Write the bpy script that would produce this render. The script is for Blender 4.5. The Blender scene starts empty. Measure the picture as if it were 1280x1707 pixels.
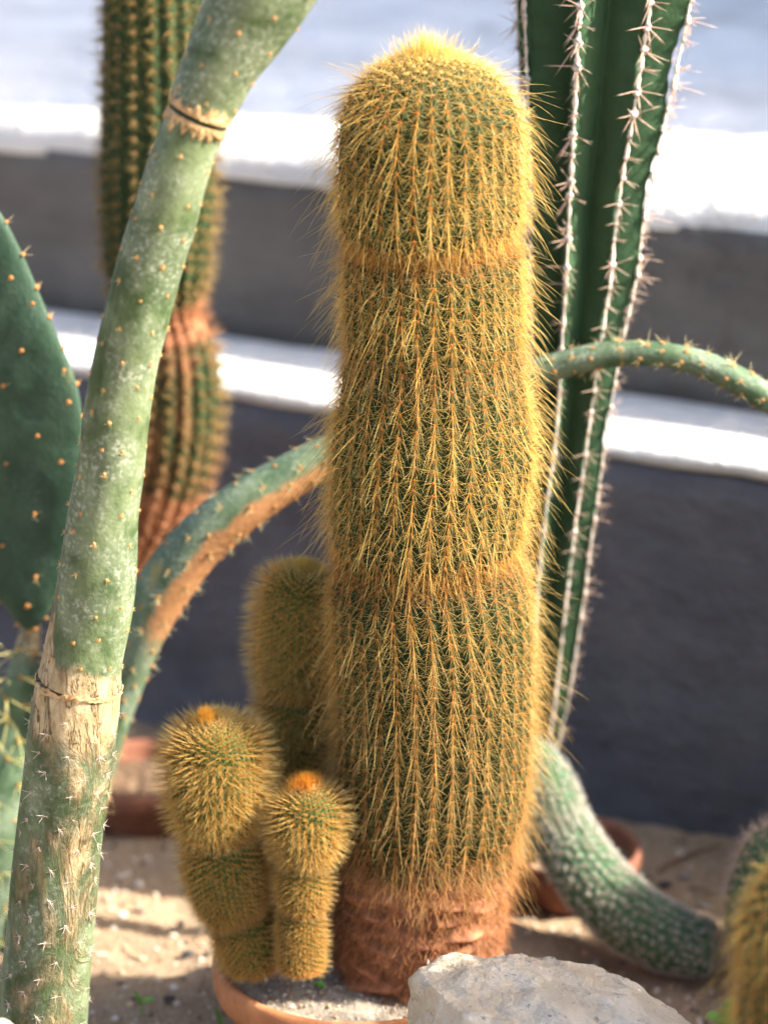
import bpy, bmesh, math
import numpy as np
from mathutils import Vector, noise as mnoise

# ------------------------------------------------------------------ camera
PITCH = math.radians(20.0)
VFOV = math.radians(18.0)
CAM = np.array([0.0, -1.6, 0.90])
FPX = 853.5 / math.tan(VFOV / 2)          # focal length in photograph pixels
sc = bpy.context.scene
cd = bpy.data.cameras.new("camera")
cam = bpy.data.objects.new("camera", cd)
sc.collection.objects.link(cam)
cam.location = CAM
cam.rotation_euler = (math.pi / 2 - PITCH, 0, 0)
cd.sensor_fit = 'VERTICAL'
cd.sensor_height = 36.0
cd.angle = VFOV
cd.lens = 18.0 / math.tan(VFOV / 2)
cd.clip_start = 0.05
cd.clip_end = 400
cd.dof.use_dof = True
cd.dof.focus_distance = 1.655
cd.dof.aperture_fstop = 4.0
cd.dof.aperture_blades = 7
sc.camera = cam

# ------------------------------------------------------------------ light
SUN_EL = math.radians(37)
SUN_AZ = math.radians(99)                  # clockwise from +Y
w = bpy.data.worlds.new("World")
sc.world = w
w.use_nodes = True
nt = w.node_tree
sky = nt.nodes.new("ShaderNodeTexSky")
sky.sky_type = 'NISHITA'
sky.sun_disc = False
sky.sun_elevation = SUN_EL
sky.sun_rotation = SUN_AZ
sky.dust_density = 4.0
sky.ozone_density = 0.6
bg = nt.nodes["Background"]
nt.links.new(sky.outputs[0], bg.inputs[0])
bg.inputs[1].default_value = 0.115
sd = bpy.data.lights.new("sun", 'SUN')
sd.energy = 5.0
sd.angle = math.radians(0.53)
sd.color = (1.0, 0.92, 0.79)
sun = bpy.data.objects.new("sun", sd)
sc.collection.objects.link(sun)
S = Vector((math.sin(SUN_AZ) * math.cos(SUN_EL), math.cos(SUN_AZ) * math.cos(SUN_EL), math.sin(SUN_EL)))
sun.rotation_euler = S.to_track_quat('Z', 'Y').to_euler()
sc.view_settings.view_transform = 'Standard'
sc.view_settings.look = 'None'
sc.view_settings.exposure = 1.98
sc.view_settings.gamma = 1
sc.cycles.max_bounces = 12
sc.cycles.diffuse_bounces = 8
sc.cycles.use_denoising = True

rng = np.random.RandomState(7)
UP = np.array([0, 0, 1.0])

# ------------------------------------------------------------------ helpers
def P(px, py, Y):
    """world point on the plane y=Y seen at that place of the photograph"""
    x = (px - 640) / FPX
    v = -(py - 853.5) / FPX
    d = np.array([x, math.cos(PITCH) + v * math.sin(PITCH), -math.sin(PITCH) + v * math.cos(PITCH)])
    return CAM + d * ((Y - CAM[1]) / d[1])

def G(px, py, z=0.0):
    x = (px - 640) / FPX
    v = -(py - 853.5) / FPX
    d = np.array([x, math.cos(PITCH) + v * math.sin(PITCH), -math.sin(PITCH) + v * math.cos(PITCH)])
    return CAM + d * ((z - CAM[2]) / d[2])

def mpp(p):
    """metres per photograph pixel at a world point"""
    q = np.asarray(p) - CAM
    return (q[1] * math.cos(PITCH) - q[2] * math.sin(PITCH)) / FPX

def nrm(a):
    return a / np.maximum(np.linalg.norm(a, axis=-1, keepdims=True), 1e-12)

def link(o, parent=None):
    sc.collection.objects.link(o)
    if parent is not None:
        o.parent = parent
        o.matrix_parent_inverse = parent.matrix_basis.inverted()
    return o

def thing(name, loc, label, cat, group=None):
    o = bpy.data.objects.new(name, None)
    o.empty_display_size = 0.02
    o.location = loc
    sc.collection.objects.link(o)
    o['label'] = label
    o['category'] = cat
    if group:
        o['group'] = group
    return o

def tag(o, label, cat, group=None):
    o['label'] = label
    o['category'] = cat
    if group:
        o['group'] = group
    return o

def mesh_np(name, verts, faces_list, mat, parent=None, col=None, smooth=True, attrs=None, kind=None):
    """faces_list: list of int arrays (n,3) / (n,4)"""
    me = bpy.data.meshes.new(name)
    verts = np.asarray(verts, np.float32)
    me.vertices.add(len(verts))
    me.vertices.foreach_set("co", verts.ravel())
    loops = np.concatenate([f.ravel() for f in faces_list]).astype(np.int32)
    tot = np.concatenate([np.full(len(f), f.shape[1]) for f in faces_list]).astype(np.int32)
    start = np.concatenate([[0], np.cumsum(tot)[:-1]]).astype(np.int32)
    me.loops.add(len(loops))
    me.loops.foreach_set("vertex_index", loops)
    me.polygons.add(len(tot))
    me.polygons.foreach_set("loop_start", start)
    me.update(calc_edges=True)
    me.polygons.foreach_set("use_smooth", np.full(len(tot), smooth, bool))
    if col is not None:
        c = np.ones((len(verts), 4), np.float32)
        c[:, :3] = col
        a = me.color_attributes.new("Col", 'FLOAT_COLOR', 'POINT')
        a.data.foreach_set("color", c.ravel())
    for k, v in (attrs or {}).items():
        a = me.attributes.new(k, 'FLOAT', 'POINT')
        a.data.foreach_set("value", np.asarray(v, np.float32).ravel())
    me.validate()
    me.update()
    me.materials.append(mat)
    o = bpy.data.objects.new(name, me)
    if kind:
        o['kind'] = kind
    return link(o, parent)

def copy_part(name, me, parent, loc, rot_m=None, scale=1.0):
    o = bpy.data.objects.new(name, me)
    sc.collection.objects.link(o)
    o.parent = parent
    o.matrix_parent_inverse = parent.matrix_basis.inverted()
    o.location = loc
    if rot_m is not None:
        o.rotation_euler = rot_m.to_euler()
    o.scale = (scale,) * 3
    return o

# ------------------------------------------------------------------ materials
class NB:
    """small node-building helper"""
    def __init__(self, name):
        self.m = bpy.data.materials.new(name)
        self.m.use_nodes = True
        self.t = self.m.node_tree
        self.b = self.t.nodes["Principled BSDF"]
        self.out = self.t.nodes["Material Output"]
        self.tc = self.t.nodes.new("ShaderNodeTexCoord")
    def n(self, typ, **kw):
        x = self.t.nodes.new(typ)
        for k, v in kw.items():
            if k.startswith("i_"):
                x.inputs[k[2:]].default_value = v
            else:
                setattr(x, k, v)
        return x
    def l(self, a, b):
        self.t.links.new(a, b)
    def noise(self, scale, detail=4, rough=.55, vec=None, stretch=None, dist=0):
        x = self.n("ShaderNodeTexNoise")
        x.inputs["Scale"].default_value = scale
        x.inputs["Detail"].default_value = detail
        x.inputs["Roughness"].default_value = rough
        x.inputs["Distortion"].default_value = dist
        v = vec or self.tc.outputs["Object"]
        if stretch:
            mp = self.n("ShaderNodeMapping")
            mp.inputs["Scale"].default_value = stretch
            self.l(v, mp.inputs["Vector"])
            v = mp.outputs[0]
        self.l(v, x.inputs["Vector"])
        return x.outputs["Fac"]
    def ramp(self, fac, stops):
        r = self.n("ShaderNodeValToRGB")
        el = r.color_ramp.elements
        while len(el) < len(stops):
            el.new(0.5)
        for e, (p, c) in zip(el, stops):
            e.position = p
            e.color = (*c, 1) if len(c) == 3 else c
        self.l(fac, r.inputs[0])
        return r.outputs[0]
    def mix(self, fac, a, b, mode='MIX'):
        x = self.n("ShaderNodeMix", data_type='RGBA', blend_type=mode)
        for sock, v in ((x.inputs[0], fac), (x.inputs[6], a), (x.inputs[7], b)):
            if hasattr(v, "is_linked"):
                self.l(v, sock)
            elif isinstance(v, (int, float)):
                sock.default_value = v
            else:
                sock.default_value = (*v, 1)
        return x.outputs[2]
    def math(self, op, a, b=None, clamp=False):
        x = self.n("ShaderNodeMath", operation=op, use_clamp=clamp)
        for sock, v in ((x.inputs[0], a), (x.inputs[1], b)):
            if v is None:
                continue
            if hasattr(v, "is_linked"):
                self.l(v, sock)
            else:
                sock.default_value = v
        return x.outputs[0]
    def attr(self, name):
        return self.n("ShaderNodeAttribute", attribute_name=name)
    def step(self, v, a, b):
        x = self.n("ShaderNodeMapRange", interpolation_type='SMOOTHSTEP')
        self.l(v, x.inputs[0])
        x.inputs[1].default_value = a
        x.inputs[2].default_value = b
        return x.outputs[0]
    def base(self, c):
        if hasattr(c, "is_linked"):
            self.l(c, self.b.inputs["Base Color"])
        else:
            self.b.inputs["Base Color"].default_value = (*c, 1)
    def bump(self, h, strength=.4, dist=.001):
        x = self.n("ShaderNodeBump")
        x.inputs["Strength"].default_value = strength
        x.inputs["Distance"].default_value = dist
        self.l(h, x.inputs["Height"])
        self.l(x.outputs[0], self.b.inputs["Normal"])
    def rough(self, v, spec=.4):
        self.b.inputs["Roughness"].default_value = v
        self.b.inputs["Specular IOR Level"].default_value = spec

def mat_spine(name, trans=.35, rough=.4):
    k = NB(name)
    a = k.attr("Col")
    k.base(a.outputs["Color"])
    k.rough(rough, .35)
    tr = k.n("ShaderNodeBsdfTranslucent")
    k.l(a.outputs["Color"], tr.inputs["Color"])
    mx = k.n("ShaderNodeMixShader")
    mx.inputs[0].default_value = trans
    k.l(k.b.outputs[0], mx.inputs[1])
    k.l(tr.outputs[0], mx.inputs[2])
    k.l(mx.outputs[0], k.out.inputs[0])
    return k.m

M = {}
M['spine'] = mat_spine("golden_spine", .5)
M['pale_spine'] = mat_spine("pale_spine", .25, .5)

def mat_cactus_body(name, green, dark, cork):
    k = NB(name)
    n1 = k.noise(60, 5)
    g = k.mix(n1, dark, green)
    a = k.attr("cork").outputs["Fac"]
    n2 = k.noise(45, 6, .65, stretch=(1, 1, .35))
    f = k.math('ADD', a, k.math('MULTIPLY', k.math('SUBTRACT', n2, .5), .9))
    f = k.step(f, .35, .65)
    ck = k.ramp(k.noise(120, 6, .7, stretch=(1, 1, .5)), [(.25, tuple(c * .45 for c in cork)), (.5, cork), (.75, tuple(min(1, c * 1.7) for c in cork))])
    k.base(k.mix(f, g, ck))
    k.rough(.7, .12)
    k.bump(k.noise(420, 4, .7), .5, .0015)
    return k.m

M['golden_body'] = mat_cactus_body("golden_cactus_skin", (.015, .034, .009), (.006, .014, .0045), (.27, .115, .06))
M['small_body'] = mat_cactus_body("small_cactus_skin", (.038, .075, .014), (.014, .034, .008), (.24, .11, .03))
M['back_body'] = mat_cactus_body("back_cactus_skin", (.036, .062, .022), (.013, .027, .012), (.24, .10, .05))
M['trail_body'] = mat_cactus_body("trailing_cactus_skin", (.085, .15, .075), (.035, .075, .04), (.25, .15, .09))
M['rib_body'] = mat_cactus_body("ribbed_cactus_skin", (.050, .098, .048), (.020, .050, .026), (.2, .16, .1))

def mat_opuntia(name, c_hi, c_lo, bloom, brown):
    """waxy mottled skin; attributes: cork (tan corky skin), scar (brown scar)"""
    k = NB(name)
    g = k.mix(k.step(k.noise(30, 7, .68, stretch=(1, 1, .6)), .40, .60), c_lo, c_hi)
    spk = k.step(k.noise(420, 4, .65), .48, .66)
    big = k.step(k.noise(34, 4, .6, dist=.6), .40, .62)
    g = k.mix(k.math('MULTIPLY', k.math('ADD', k.math('MULTIPLY', spk, .55), .16), big), g, bloom)
    yel = k.step(k.noise(48, 5, .65, stretch=(1, 1, .22)), .64, .74)
    g = k.mix(k.math('MULTIPLY', yel, .55), g, (.30, .24, .07))
    a = k.attr("cork").outputs["Fac"]
    n2 = k.noise(44, 8, .72, stretch=(1, 1, .45), dist=.9)
    f = k.math('ADD', a, k.math('MULTIPLY', k.math('SUBTRACT', n2, .5), 1.5))
    f = k.step(f, .34, .66)
    crk = k.noise(85, 6, .62, stretch=(1, 1, .16), dist=1.2)
    cork = k.ramp(k.noise(150, 7, .72, stretch=(1, 1, .35)), [(.26, (.11, .07, .035)), (.44, (.27, .20, .105)), (.60, (.41, .325, .19)), (.78, (.56, .48, .34))])
    line = k.step(k.math('ABSOLUTE', k.math('SUBTRACT', crk, .5)), .0, .022)
    cork = k.mix(line, (.10, .055, .02), cork)
    s = k.attr("scar").outputs["Fac"]
    sf = k.step(k.math('ADD', s, k.math('MULTIPLY', k.math('SUBTRACT', k.noise(70, 6, .7), .5), 1.5)), .30, .80)
    c = k.mix(f, g, cork)
    sb = k.mix(k.noise(180, 6, .7, stretch=(.4, 1, 1)), tuple(x * .45 for x in brown), tuple(min(1, x * 1.5) for x in brown))
    c = k.mix(sf, c, sb)
    k.base(c)
    k.rough(.58, .22)
    h = k.math('ADD', k.math('MULTIPLY', k.noise(300, 5, .65), .35),
               k.math('MULTIPLY', f, k.math('ADD', k.math('MULTIPLY', line, 1.2), k.noise(130, 6, .7, stretch=(1, 1, .4)))))
    k.bump(h, .7, .0028)
    return k.m

M['stem'] = mat_opuntia("waxy_stem_skin", (.105, .138, .066), (.034, .060, .020), (.315, .345, .265), (.4, .2, .1))
M['pad'] = mat_opuntia("pad_skin", (.028, .062, .036), (.016, .042, .024), (.055, .095, .07), (.4, .2, .1))
M['arch'] = mat_opuntia("arching_stem_skin", (.105, .150, .085), (.046, .085, .042), (.27, .32, .26), (.34, .17, .075))

def mat_plain(name, c1, c2, scale, rough=.8, bump=.5, bd=.001, detail=6, spec=.3, extra=None):
    k = NB(name)
    c = k.mix(k.step(k.noise(scale, detail, .65), .3, .7), c1, c2)
    if extra:
        sc_, lo, hi, col = extra
        c = k.mix(k.step(k.noise(sc_, 5, .7), lo, hi), c, col)
    k.base(c)
    k.rough(rough, spec)
    k.bump(k.noise(scale * 5, 6, .7), bump, bd)
    return k.m

M['areole'] = mat_plain("areole_felt", (.42, .19, .06), (.60, .34, .12), 900, .95, .3)
M['areole_pale'] = mat_plain("areole_wool", (.55, .50, .44), (.75, .70, .62), 900, .95, .3)
M['collar'] = mat_plain("corky_collar", (.30, .17, .07), (.58, .40, .2), 260, .9, .8)
M['groove'] = mat_plain("joint_groove", (.10, .04, .02), (.22, .10, .05), 300, .9, .5)
M['terracotta'] = mat_plain("terracotta", (.36, .135, .055), (.52, .22, .095), 60, .85, .5, .001, extra=(38, .52, .70, (.52, .36, .26)))
M['old_clay'] = mat_plain("weathered_clay", (.14, .055, .035), (.24, .10, .06), 40, .85, .5, .0015, extra=(22, .5, .7, (.20, .13, .10)))
M['dark_stone'] = mat_plain("dark_stone", (.035, .03, .033), (.085, .075, .08), 120, .8, .8, .001)
M['grey_stone'] = mat_plain("grey_stone", (.24, .22, .2), (.42, .38, .34), 120, .85, .7, .001)
M['leaf'] = mat_plain("seedling_leaf", (.09, .26, .03), (.16, .36, .05), 200, .5, .2, .0003)
M['clover'] = mat_plain("round_leaf", (.07, .20, .03), (.12, .30, .05), 200, .5, .2, .0003)
M['debris'] = mat_plain("dry_debris", (.06, .035, .02), (.2, .13, .08), 200, .95, .5)
M['twig'] = mat_plain("dry_twig", (.12, .07, .04), (.25, .16, .1), 200, .9, .5)

def mat_sand(name, c1, c2, c3, dark):
    k = NB(name)
    c = k.mix(k.step(k.noise(14, 5), .3, .7), c1, c2)
    c = k.mix(k.step(k.noise(420, 4, .7), .42, .66), c, c3)
    c = k.mix(k.step(k.noise(260, 5, .75), .60, .70), c, dark)
    c = k.mix(k.step(k.noise(600, 3, .7), .63, .70), c, (.72, .66, .58))
    k.base(c)
    k.rough(.95, .15)
    k.bump(k.math('ADD', k.noise(380, 6, .75), k.noise(90, 4, .6)), .8, .004)
    return k.m
M['sand'] = mat_sand("sand", (.38, .265, .165), (.29, .20, .128), (.47, .355, .24), (.11, .075, .048))
M['potsoil'] = mat_sand("gritty_pot_soil", (.42, .36, .28), (.34, .29, .23), (.55, .49, .40), (.16, .13, .1))

def mat_wall(name, c1, c2, dirt, amount):
    k = NB(name)
    c = k.mix(k.step(k.noise(9, 7, .65), .3, .7), c1, c2)
    c = k.mix(k.math('MULTIPLY', k.step(k.noise(11, 7, .7, dist=.5), .52, .72), amount), c, dirt)
    c = k.mix(k.math('MULTIPLY', k.step(k.noise(75, 5, .7), .66, .76), amount), c, dirt)
    c = k.mix(.35, c, k.ramp(k.noise(16, 7, .7, stretch=(.35, 1, 1.6)), [(.3, (.25, .25, .25)), (.7, (1, 1, 1))]), 'OVERLAY')
    k.base(c)
    k.rough(.85, .2)
    k.bump(k.math('ADD', k.noise(70, 7, .6), k.math('MULTIPLY', k.noise(14, 3), 2.5)), .9, .006)
    return k.m
M['riser_low'] = mat_wall("slate_blue_grey_paint", (.080, .081, .096), (.118, .118, .132), (.15, .13, .12), .6)
M['riser_up'] = mat_wall("grey_cement", (.085, .080, .077), (.115, .108, .102), (.055, .05, .045), .6)
M['cement'] = mat_wall("weathered_whitewash", (.66, .655, .65), (.52, .517, .515), (.33, .31, .29), .7)
M['white'] = mat_wall("white_paint", (.66, .65, .64), (.52, .515, .51), (.33, .30, .27), .7)

def mat_granite():
    k = NB("pale_granite")
    c = k.mix(k.step(k.noise(22, 6, .6), .35, .7), (.53, .44, .33), (.75, .67, .56))
    c = k.mix(k.math('MULTIPLY', k.step(k.noise(38, 6, .7, dist=.4), .55, .7), .7), c, (.50, .39, .27))
    c = k.mix(k.math('MULTIPLY', k.step(k.noise(170, 5, .7), .60, .69), .8), c, (.13, .125, .13))
    c = k.mix(k.step(k.noise(55, 6, .75, dist=1), .68, .76), c, (.22, .20, .19))
    c = k.mix(k.step(k.noise(120, 5, .7), .64, .72), c, (.85, .84, .82))
    k.base(c)
    k.rough(.8, .3)
    vo = k.n('ShaderNodeTexVoronoi'); vo.inputs['Scale'].default_value = 55
    k.l(k.tc.outputs['Object'], vo.inputs['Vector'])
    k.bump(k.math('ADD', k.math('ADD', k.noise(140, 7, .65), vo.outputs['Distance']), k.math('MULTIPLY', k.noise(45, 6), 2)), .9, .006)
    return k.m
M['granite'] = mat_granite()

# ------------------------------------------------------------------ stems
def catmull(t, T, V):
    V = np.asarray(V, float)
    if V.ndim == 1:
        return catmull(t, T, V[:, None])[:, 0]
    i = np.clip(np.searchsorted(T, t, side='right') - 1, 0, len(T) - 2)
    m = np.zeros_like(V)
    m[1:-1] = (V[2:] - V[:-2]) / (T[2:] - T[:-2])[:, None]
    m[0] = (V[1] - V[0]) / (T[1] - T[0])
    m[-1] = (V[-1] - V[-2]) / (T[-1] - T[-2])
    h = (T[i + 1] - T[i])[:, None]
    u = ((t - T[i])[:, None]) / h
    return ((2*u**3 - 3*u**2 + 1) * V[i] + (u**3 - 2*u**2 + u) * h * m[i] + (-2*u**3 + 3*u**2) * V[i+1] + (u**3 - u**2) * h * m[i+1])

class Stem:
    """swept stem. pts: [(x, y, depth, radius_px)] base -> tip in photograph pixels"""
    def __init__(self, pts, dome=0.0, n=500, base_dome=0.0, world=False):
        if world:
            C = np.array([p[:3] for p in pts], float)
            R = np.array([p[3] for p in pts], float)
        else:
            C = np.array([P(*p[:3]) for p in pts])
            R = np.array([p[3] * mpp(c) for p, c in zip(pts, C)])
        T = np.concatenate([[0], np.cumsum(np.linalg.norm(np.diff(C, axis=0), axis=1))])
        L = T[-1]
        t = np.linspace(0, L, n)
        if dome > 0:
            a = np.linspace(0, 1, 60)
            t = np.concatenate([np.linspace(0, L - dome, n), L - dome + dome * np.sin(a[1:] * math.pi / 2)])
        if base_dome > 0:
            a = np.linspace(0, 1, 30)
            t = np.concatenate([base_dome * (1 - np.cos(a * math.pi / 2)), t[t > base_dome * 1.001]])
        self.C = catmull(t, T, C)
        self.R = np.maximum(catmull(t, T, R), 1e-5)
        if dome > 0:
            d = np.clip((t - (L - dome)) / dome, 0, 1)
            self.R = self.R * np.sqrt(np.maximum(1 - d**2, 1e-6))
        if base_dome > 0:
            d = np.clip((base_dome - t) / base_dome, 0, 1)
            self.R = self.R * np.sqrt(np.maximum(1 - d**2, 1e-6))
        self.t, self.L, self.T0 = t, L, T
        Tn = nrm(np.gradient(self.C, np.maximum(t, 0) + np.arange(len(t)) * 1e-9, axis=0))
        self.T = Tn
        N = np.zeros_like(Tn)
        ref = np.array([0, -1.0, 0])
        for i in range(len(t)):
            v = ref - Tn[i] * np.dot(ref, Tn[i])
            N[i] = v / np.linalg.norm(v)
            ref = N[i]
        self.N = N
        self.B = np.cross(Tn, N)
        dl = np.sqrt(np.diff(t)**2 + np.diff(self.R)**2)
        self.l = np.concatenate([[0], np.cumsum(dl)])
        self.len = self.l[-1]
    def scale_r(self, f):
        self.R = self.R * f
    def frame(self, l, th):
        """position on the mean surface, normal, up tangent, side tangent"""
        def ip(A):
            return np.stack([np.interp(l, self.l, A[:, k]) for k in range(3)], 1)
        C, T, N, B = ip(self.C), nrm(ip(self.T)), nrm(ip(self.N)), nrm(ip(self.B))
        R = np.interp(l, self.l, self.R)
        e = .0006
        dt = np.interp(l + e, self.l, self.t) - np.interp(l - e, self.l, self.t)
        dR = np.interp(l + e, self.l, self.R) - np.interp(l - e, self.l, self.R)
        q = np.sqrt(dt**2 + dR**2) + 1e-9
        dt, dR = (dt / q)[:, None], (dR / q)[:, None]
        E = np.cos(th)[:, None] * N + np.sin(th)[:, None] * B
        nor = nrm(E * dt - T * dR)
        up = nrm(T * dt + E * dR)
        return C + E * R[:, None], nor, up, np.cross(up, nor), R, E
    def mesh(self, name, mat, parent, seg=64, mod=None, attrs=None, rows=None, cap=True):
        """mod(theta, l, R) -> radius factor ; attrs: dict name -> f(theta, l, pos)"""
        idx = np.arange(len(self.t)) if rows is None else rows
        th = np.linspace(0, 2 * math.pi, seg, endpoint=False)
        TH, LL = np.meshgrid(th, self.l[idx])
        E = np.cos(TH)[..., None] * self.N[idx][:, None] + np.sin(TH)[..., None] * self.B[idx][:, None]
        RR = np.repeat(self.R[idx][:, None], seg, 1)
        if mod is not None:
            RR = RR * mod(TH, LL, RR)
        V = self.C[idx][:, None] + E * RR[..., None]
        m = len(idx)
        V = V.reshape(-1, 3)
        i, j = np.meshgrid(np.arange(m - 1), np.arange(seg), indexing='ij')
        a = i * seg + j
        b = i * seg + (j + 1) % seg
        F = np.stack([a, b, b + seg, a + seg], -1).reshape(-1, 4)
        faces = [F]
        if cap:
            V = np.concatenate([V, self.C[idx[:1]], self.C[idx[-1:]]])
            j = np.arange(seg)
            faces.append(np.stack([np.full(seg, m * seg), (j + 1) % seg, j], 1))
            faces.append(np.stack([np.full(seg, m * seg + 1), (m - 1) * seg + j, (m - 1) * seg + (j + 1) % seg], 1))
        at = {}
        for k, f in (attrs or {}).items():
            v = np.broadcast_to(f(TH, LL), TH.shape).reshape(-1)
            if cap:
                v = np.concatenate([v, v[:1], v[-1:]])
            at[k] = v
        return mesh_np(name, V, faces, mat, parent, attrs=at)

def spine_geo(o, d, bend, L, r, K, croot, cmid, ctip, wob=0.0):
    """tapered curved three-sided spines -> verts, faces, colours"""
    n = len(o)
    d = nrm(d)
    side = nrm(np.cross(d, rng.normal(size=(n, 3))))
    oth = np.cross(d, side)
    V, Cc = [], []
    ph = rng.uniform(0, 6.28, n)
    for k in range(K):
        t = k / K
        p = o + L[:, None] * (d * t + bend * t * t)
        if wob:
            p = p + (side * np.sin(t * 6 + ph)[:, None] * (wob * L * t)[:, None])
        rr = r * (1 - .75 * t)
        for q in range(3):
            a = q * 2.0944
            V.append(p + (side * math.cos(a) + oth * math.sin(a)) * rr[:, None])
            c = croot * (1 - 2 * t) + cmid * 2 * t if t < .5 else cmid * (2 - 2 * t) + ctip * (2 * t - 1)
            Cc.append(c)
    V.append(o + L[:, None] * (d + bend))
    Cc.append(ctip)
    m = 3 * K + 1
    V = np.stack(V, 1).reshape(-1, 3)
    Cc = np.stack([np.broadcast_to(c, (n, 3)) for c in Cc], 1).reshape(-1, 3)
    base = (np.arange(n) * m)[:, None, None]
    q = []
    for k in range(K - 1):
        for s in range(3):
            a, b = 3 * k + s, 3 * k + (s + 1) % 3
            q.append([a, b, b + 3, a + 3])
    tr = [[3 * (K - 1) + s, 3 * (K - 1) + (s + 1) % 3, 3 * K] for s in range(3)]
    f = []
    if q:
        f.append((base + np.array(q)[None]).reshape(-1, 4))
    f.append((base + np.array(tr)[None]).reshape(-1, 3))
    return V, f, Cc

def join_geo(parts):
    V, F3, F4, C, off = [], [], [], [], 0
    for v, f, c in parts:
        for x in f:
            (F3 if x.shape[1] == 3 else F4).append(x + off)
        V.append(v); C.append(c)
        off += len(v)
    fl = [np.concatenate(x) for x in (F3, F4) if x]
    return np.concatenate(V), fl, np.concatenate(C)

OCT = np.array([[1, 0, 0], [-1, 0, 0], [0, 1, 0], [0, -1, 0], [0, 0, 1], [0, 0, -1]], float)
OCF = np.array([[0, 2, 4], [2, 1, 4], [1, 3, 4], [3, 0, 4], [2, 0, 5], [1, 2, 5], [3, 1, 5], [0, 3, 5]])
def blobs(p, r, col):
    n = len(p)
    V = (p[:, None] + OCT[None] * np.asarray(r).reshape(-1, 1, 1)).reshape(-1, 3)
    F = (np.arange(n)[:, None, None] * 6 + OCF[None]).reshape(-1, 3)
    C = np.repeat(np.broadcast_to(col, (n, 3)), 6, axis=0)
    return V, [F], C

def A(*c):
    return np.array(c, float)

def lerp(a, b, t):
    t = np.asarray(t)[:, None]
    return a * (1 - t) + b * t

# ------------------------------------------------------------------ the setting: ground and stepped wall
def wnoise(x, y, s, seed=0.0):
    return np.array([mnoise.fractal(Vector((a * s, b * s, seed)), 1.0, 2.0, 4) for a, b in zip(x, y)])

def axis(lo, hi, st, far):
    a = np.arange(lo, hi, st)
    e = []
    d = st * 2; v = hi
    while v < far:
        e.append(v); v += d; d *= 1.5
    b = []
    d = st * 2; v = lo - st
    while v > -far:
        b.append(v); v -= d; d *= 1.5
    return np.concatenate([b[::-1], a, e])

gx = axis(-.42, .5, .004, 120)
gy = axis(-.36, .62, .004, 120)
GX, GY = np.meshgrid(gx, gy)
def ground_z(x, y):
    x = np.atleast_1d(x); y = np.atleast_1d(y)
    fade = np.exp(-((x / 1.5)**2 + (y / 1.5)**2))
    return (wnoise(x, y, 9) * .007 + wnoise(x, y, 45, 3) * .0022) * fade - .004 * (1 - fade)
GZ = ground_z(GX.ravel(), GY.ravel())
ny, nx = GX.shape
i, j = np.meshgrid(np.arange(ny - 1), np.arange(nx - 1), indexing='ij')
a = i * nx + j
gf = np.stack([a, a + 1, a + nx + 1, a + nx], -1).reshape(-1, 4)
g = mesh_np("ground", np.stack([GX.ravel(), GY.ravel(), GZ], 1), [gf], M['sand'])
g['kind'] = 'structure'

# stepped wall, turned 26 degrees to the picture plane
WYAW = math.radians(26)
wall = thing("stepped_wall", (.199, .267, 0), "stepped masonry wall, white ledges over dark grey risers, behind the cacti", "wall")
wall.rotation_euler = (0, 0, -WYAW)
bpy.context.view_layer.update()

def strip_part(name, prof, mat, wob=.0012, step=.02, x0=-3.0, x1=3.0, seed=0):
    """profile (y,z) swept along the wall's own x axis; slightly uneven"""
    xs = np.concatenate([np.arange(x0, -.9, .15), np.arange(-.9, .7, step), np.arange(.7, x1, .15)])
    pr = np.array(prof, float)
    V = []
    for x in xs:
        for (y, z) in pr:
            q = Vector((x * 14, y * 14 + seed, z * 14))
            V.append((x, y + wob * mnoise.fractal(q, 1, 2, 4), z + wob * mnoise.fractal(q + Vector((9, 5, 2)), 1, 2, 4)))
    m = len(pr)
    n = len(xs)
    i, j = np.meshgrid(np.arange(n - 1), np.arange(m), indexing='ij')
    a = i * m + j
    b = i * m + (j + 1) % m
    F = np.stack([a, a + m, b + m, b], -1).reshape(-1, 4)
    caps = np.array([list(range(m))[::-1], [(n - 1) * m + k for k in range(m)]])
    me = bpy.data.meshes.new(name)
    me.from_pydata(V, [], F.tolist() + caps.tolist())
    me.update()
    me.polygons.foreach_set("use_smooth", np.ones(len(me.polygons), bool))
    me.materials.append(mat)
    bm = bmesh.new(); bm.from_mesh(me)
    bmesh.ops.recalc_face_normals(bm, faces=bm.faces)
    bm.to_mesh(me); bm.free()
    o = bpy.data.objects.new(name, me)
    sc.collection.objects.link(o)
    o.parent = wall
    return o

def dens(pts, st=.012):
    """subdivide an open profile"""
    out = []
    for p, q in zip(pts[:-1], pts[1:]):
        k = max(1, int(math.dist(p, q) / st))
        out += [(p[0] + (q[0] - p[0]) * u / k, p[1] + (q[1] - p[1]) * u / k) for u in range(k)]
    return out + [pts[-1]]

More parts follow.
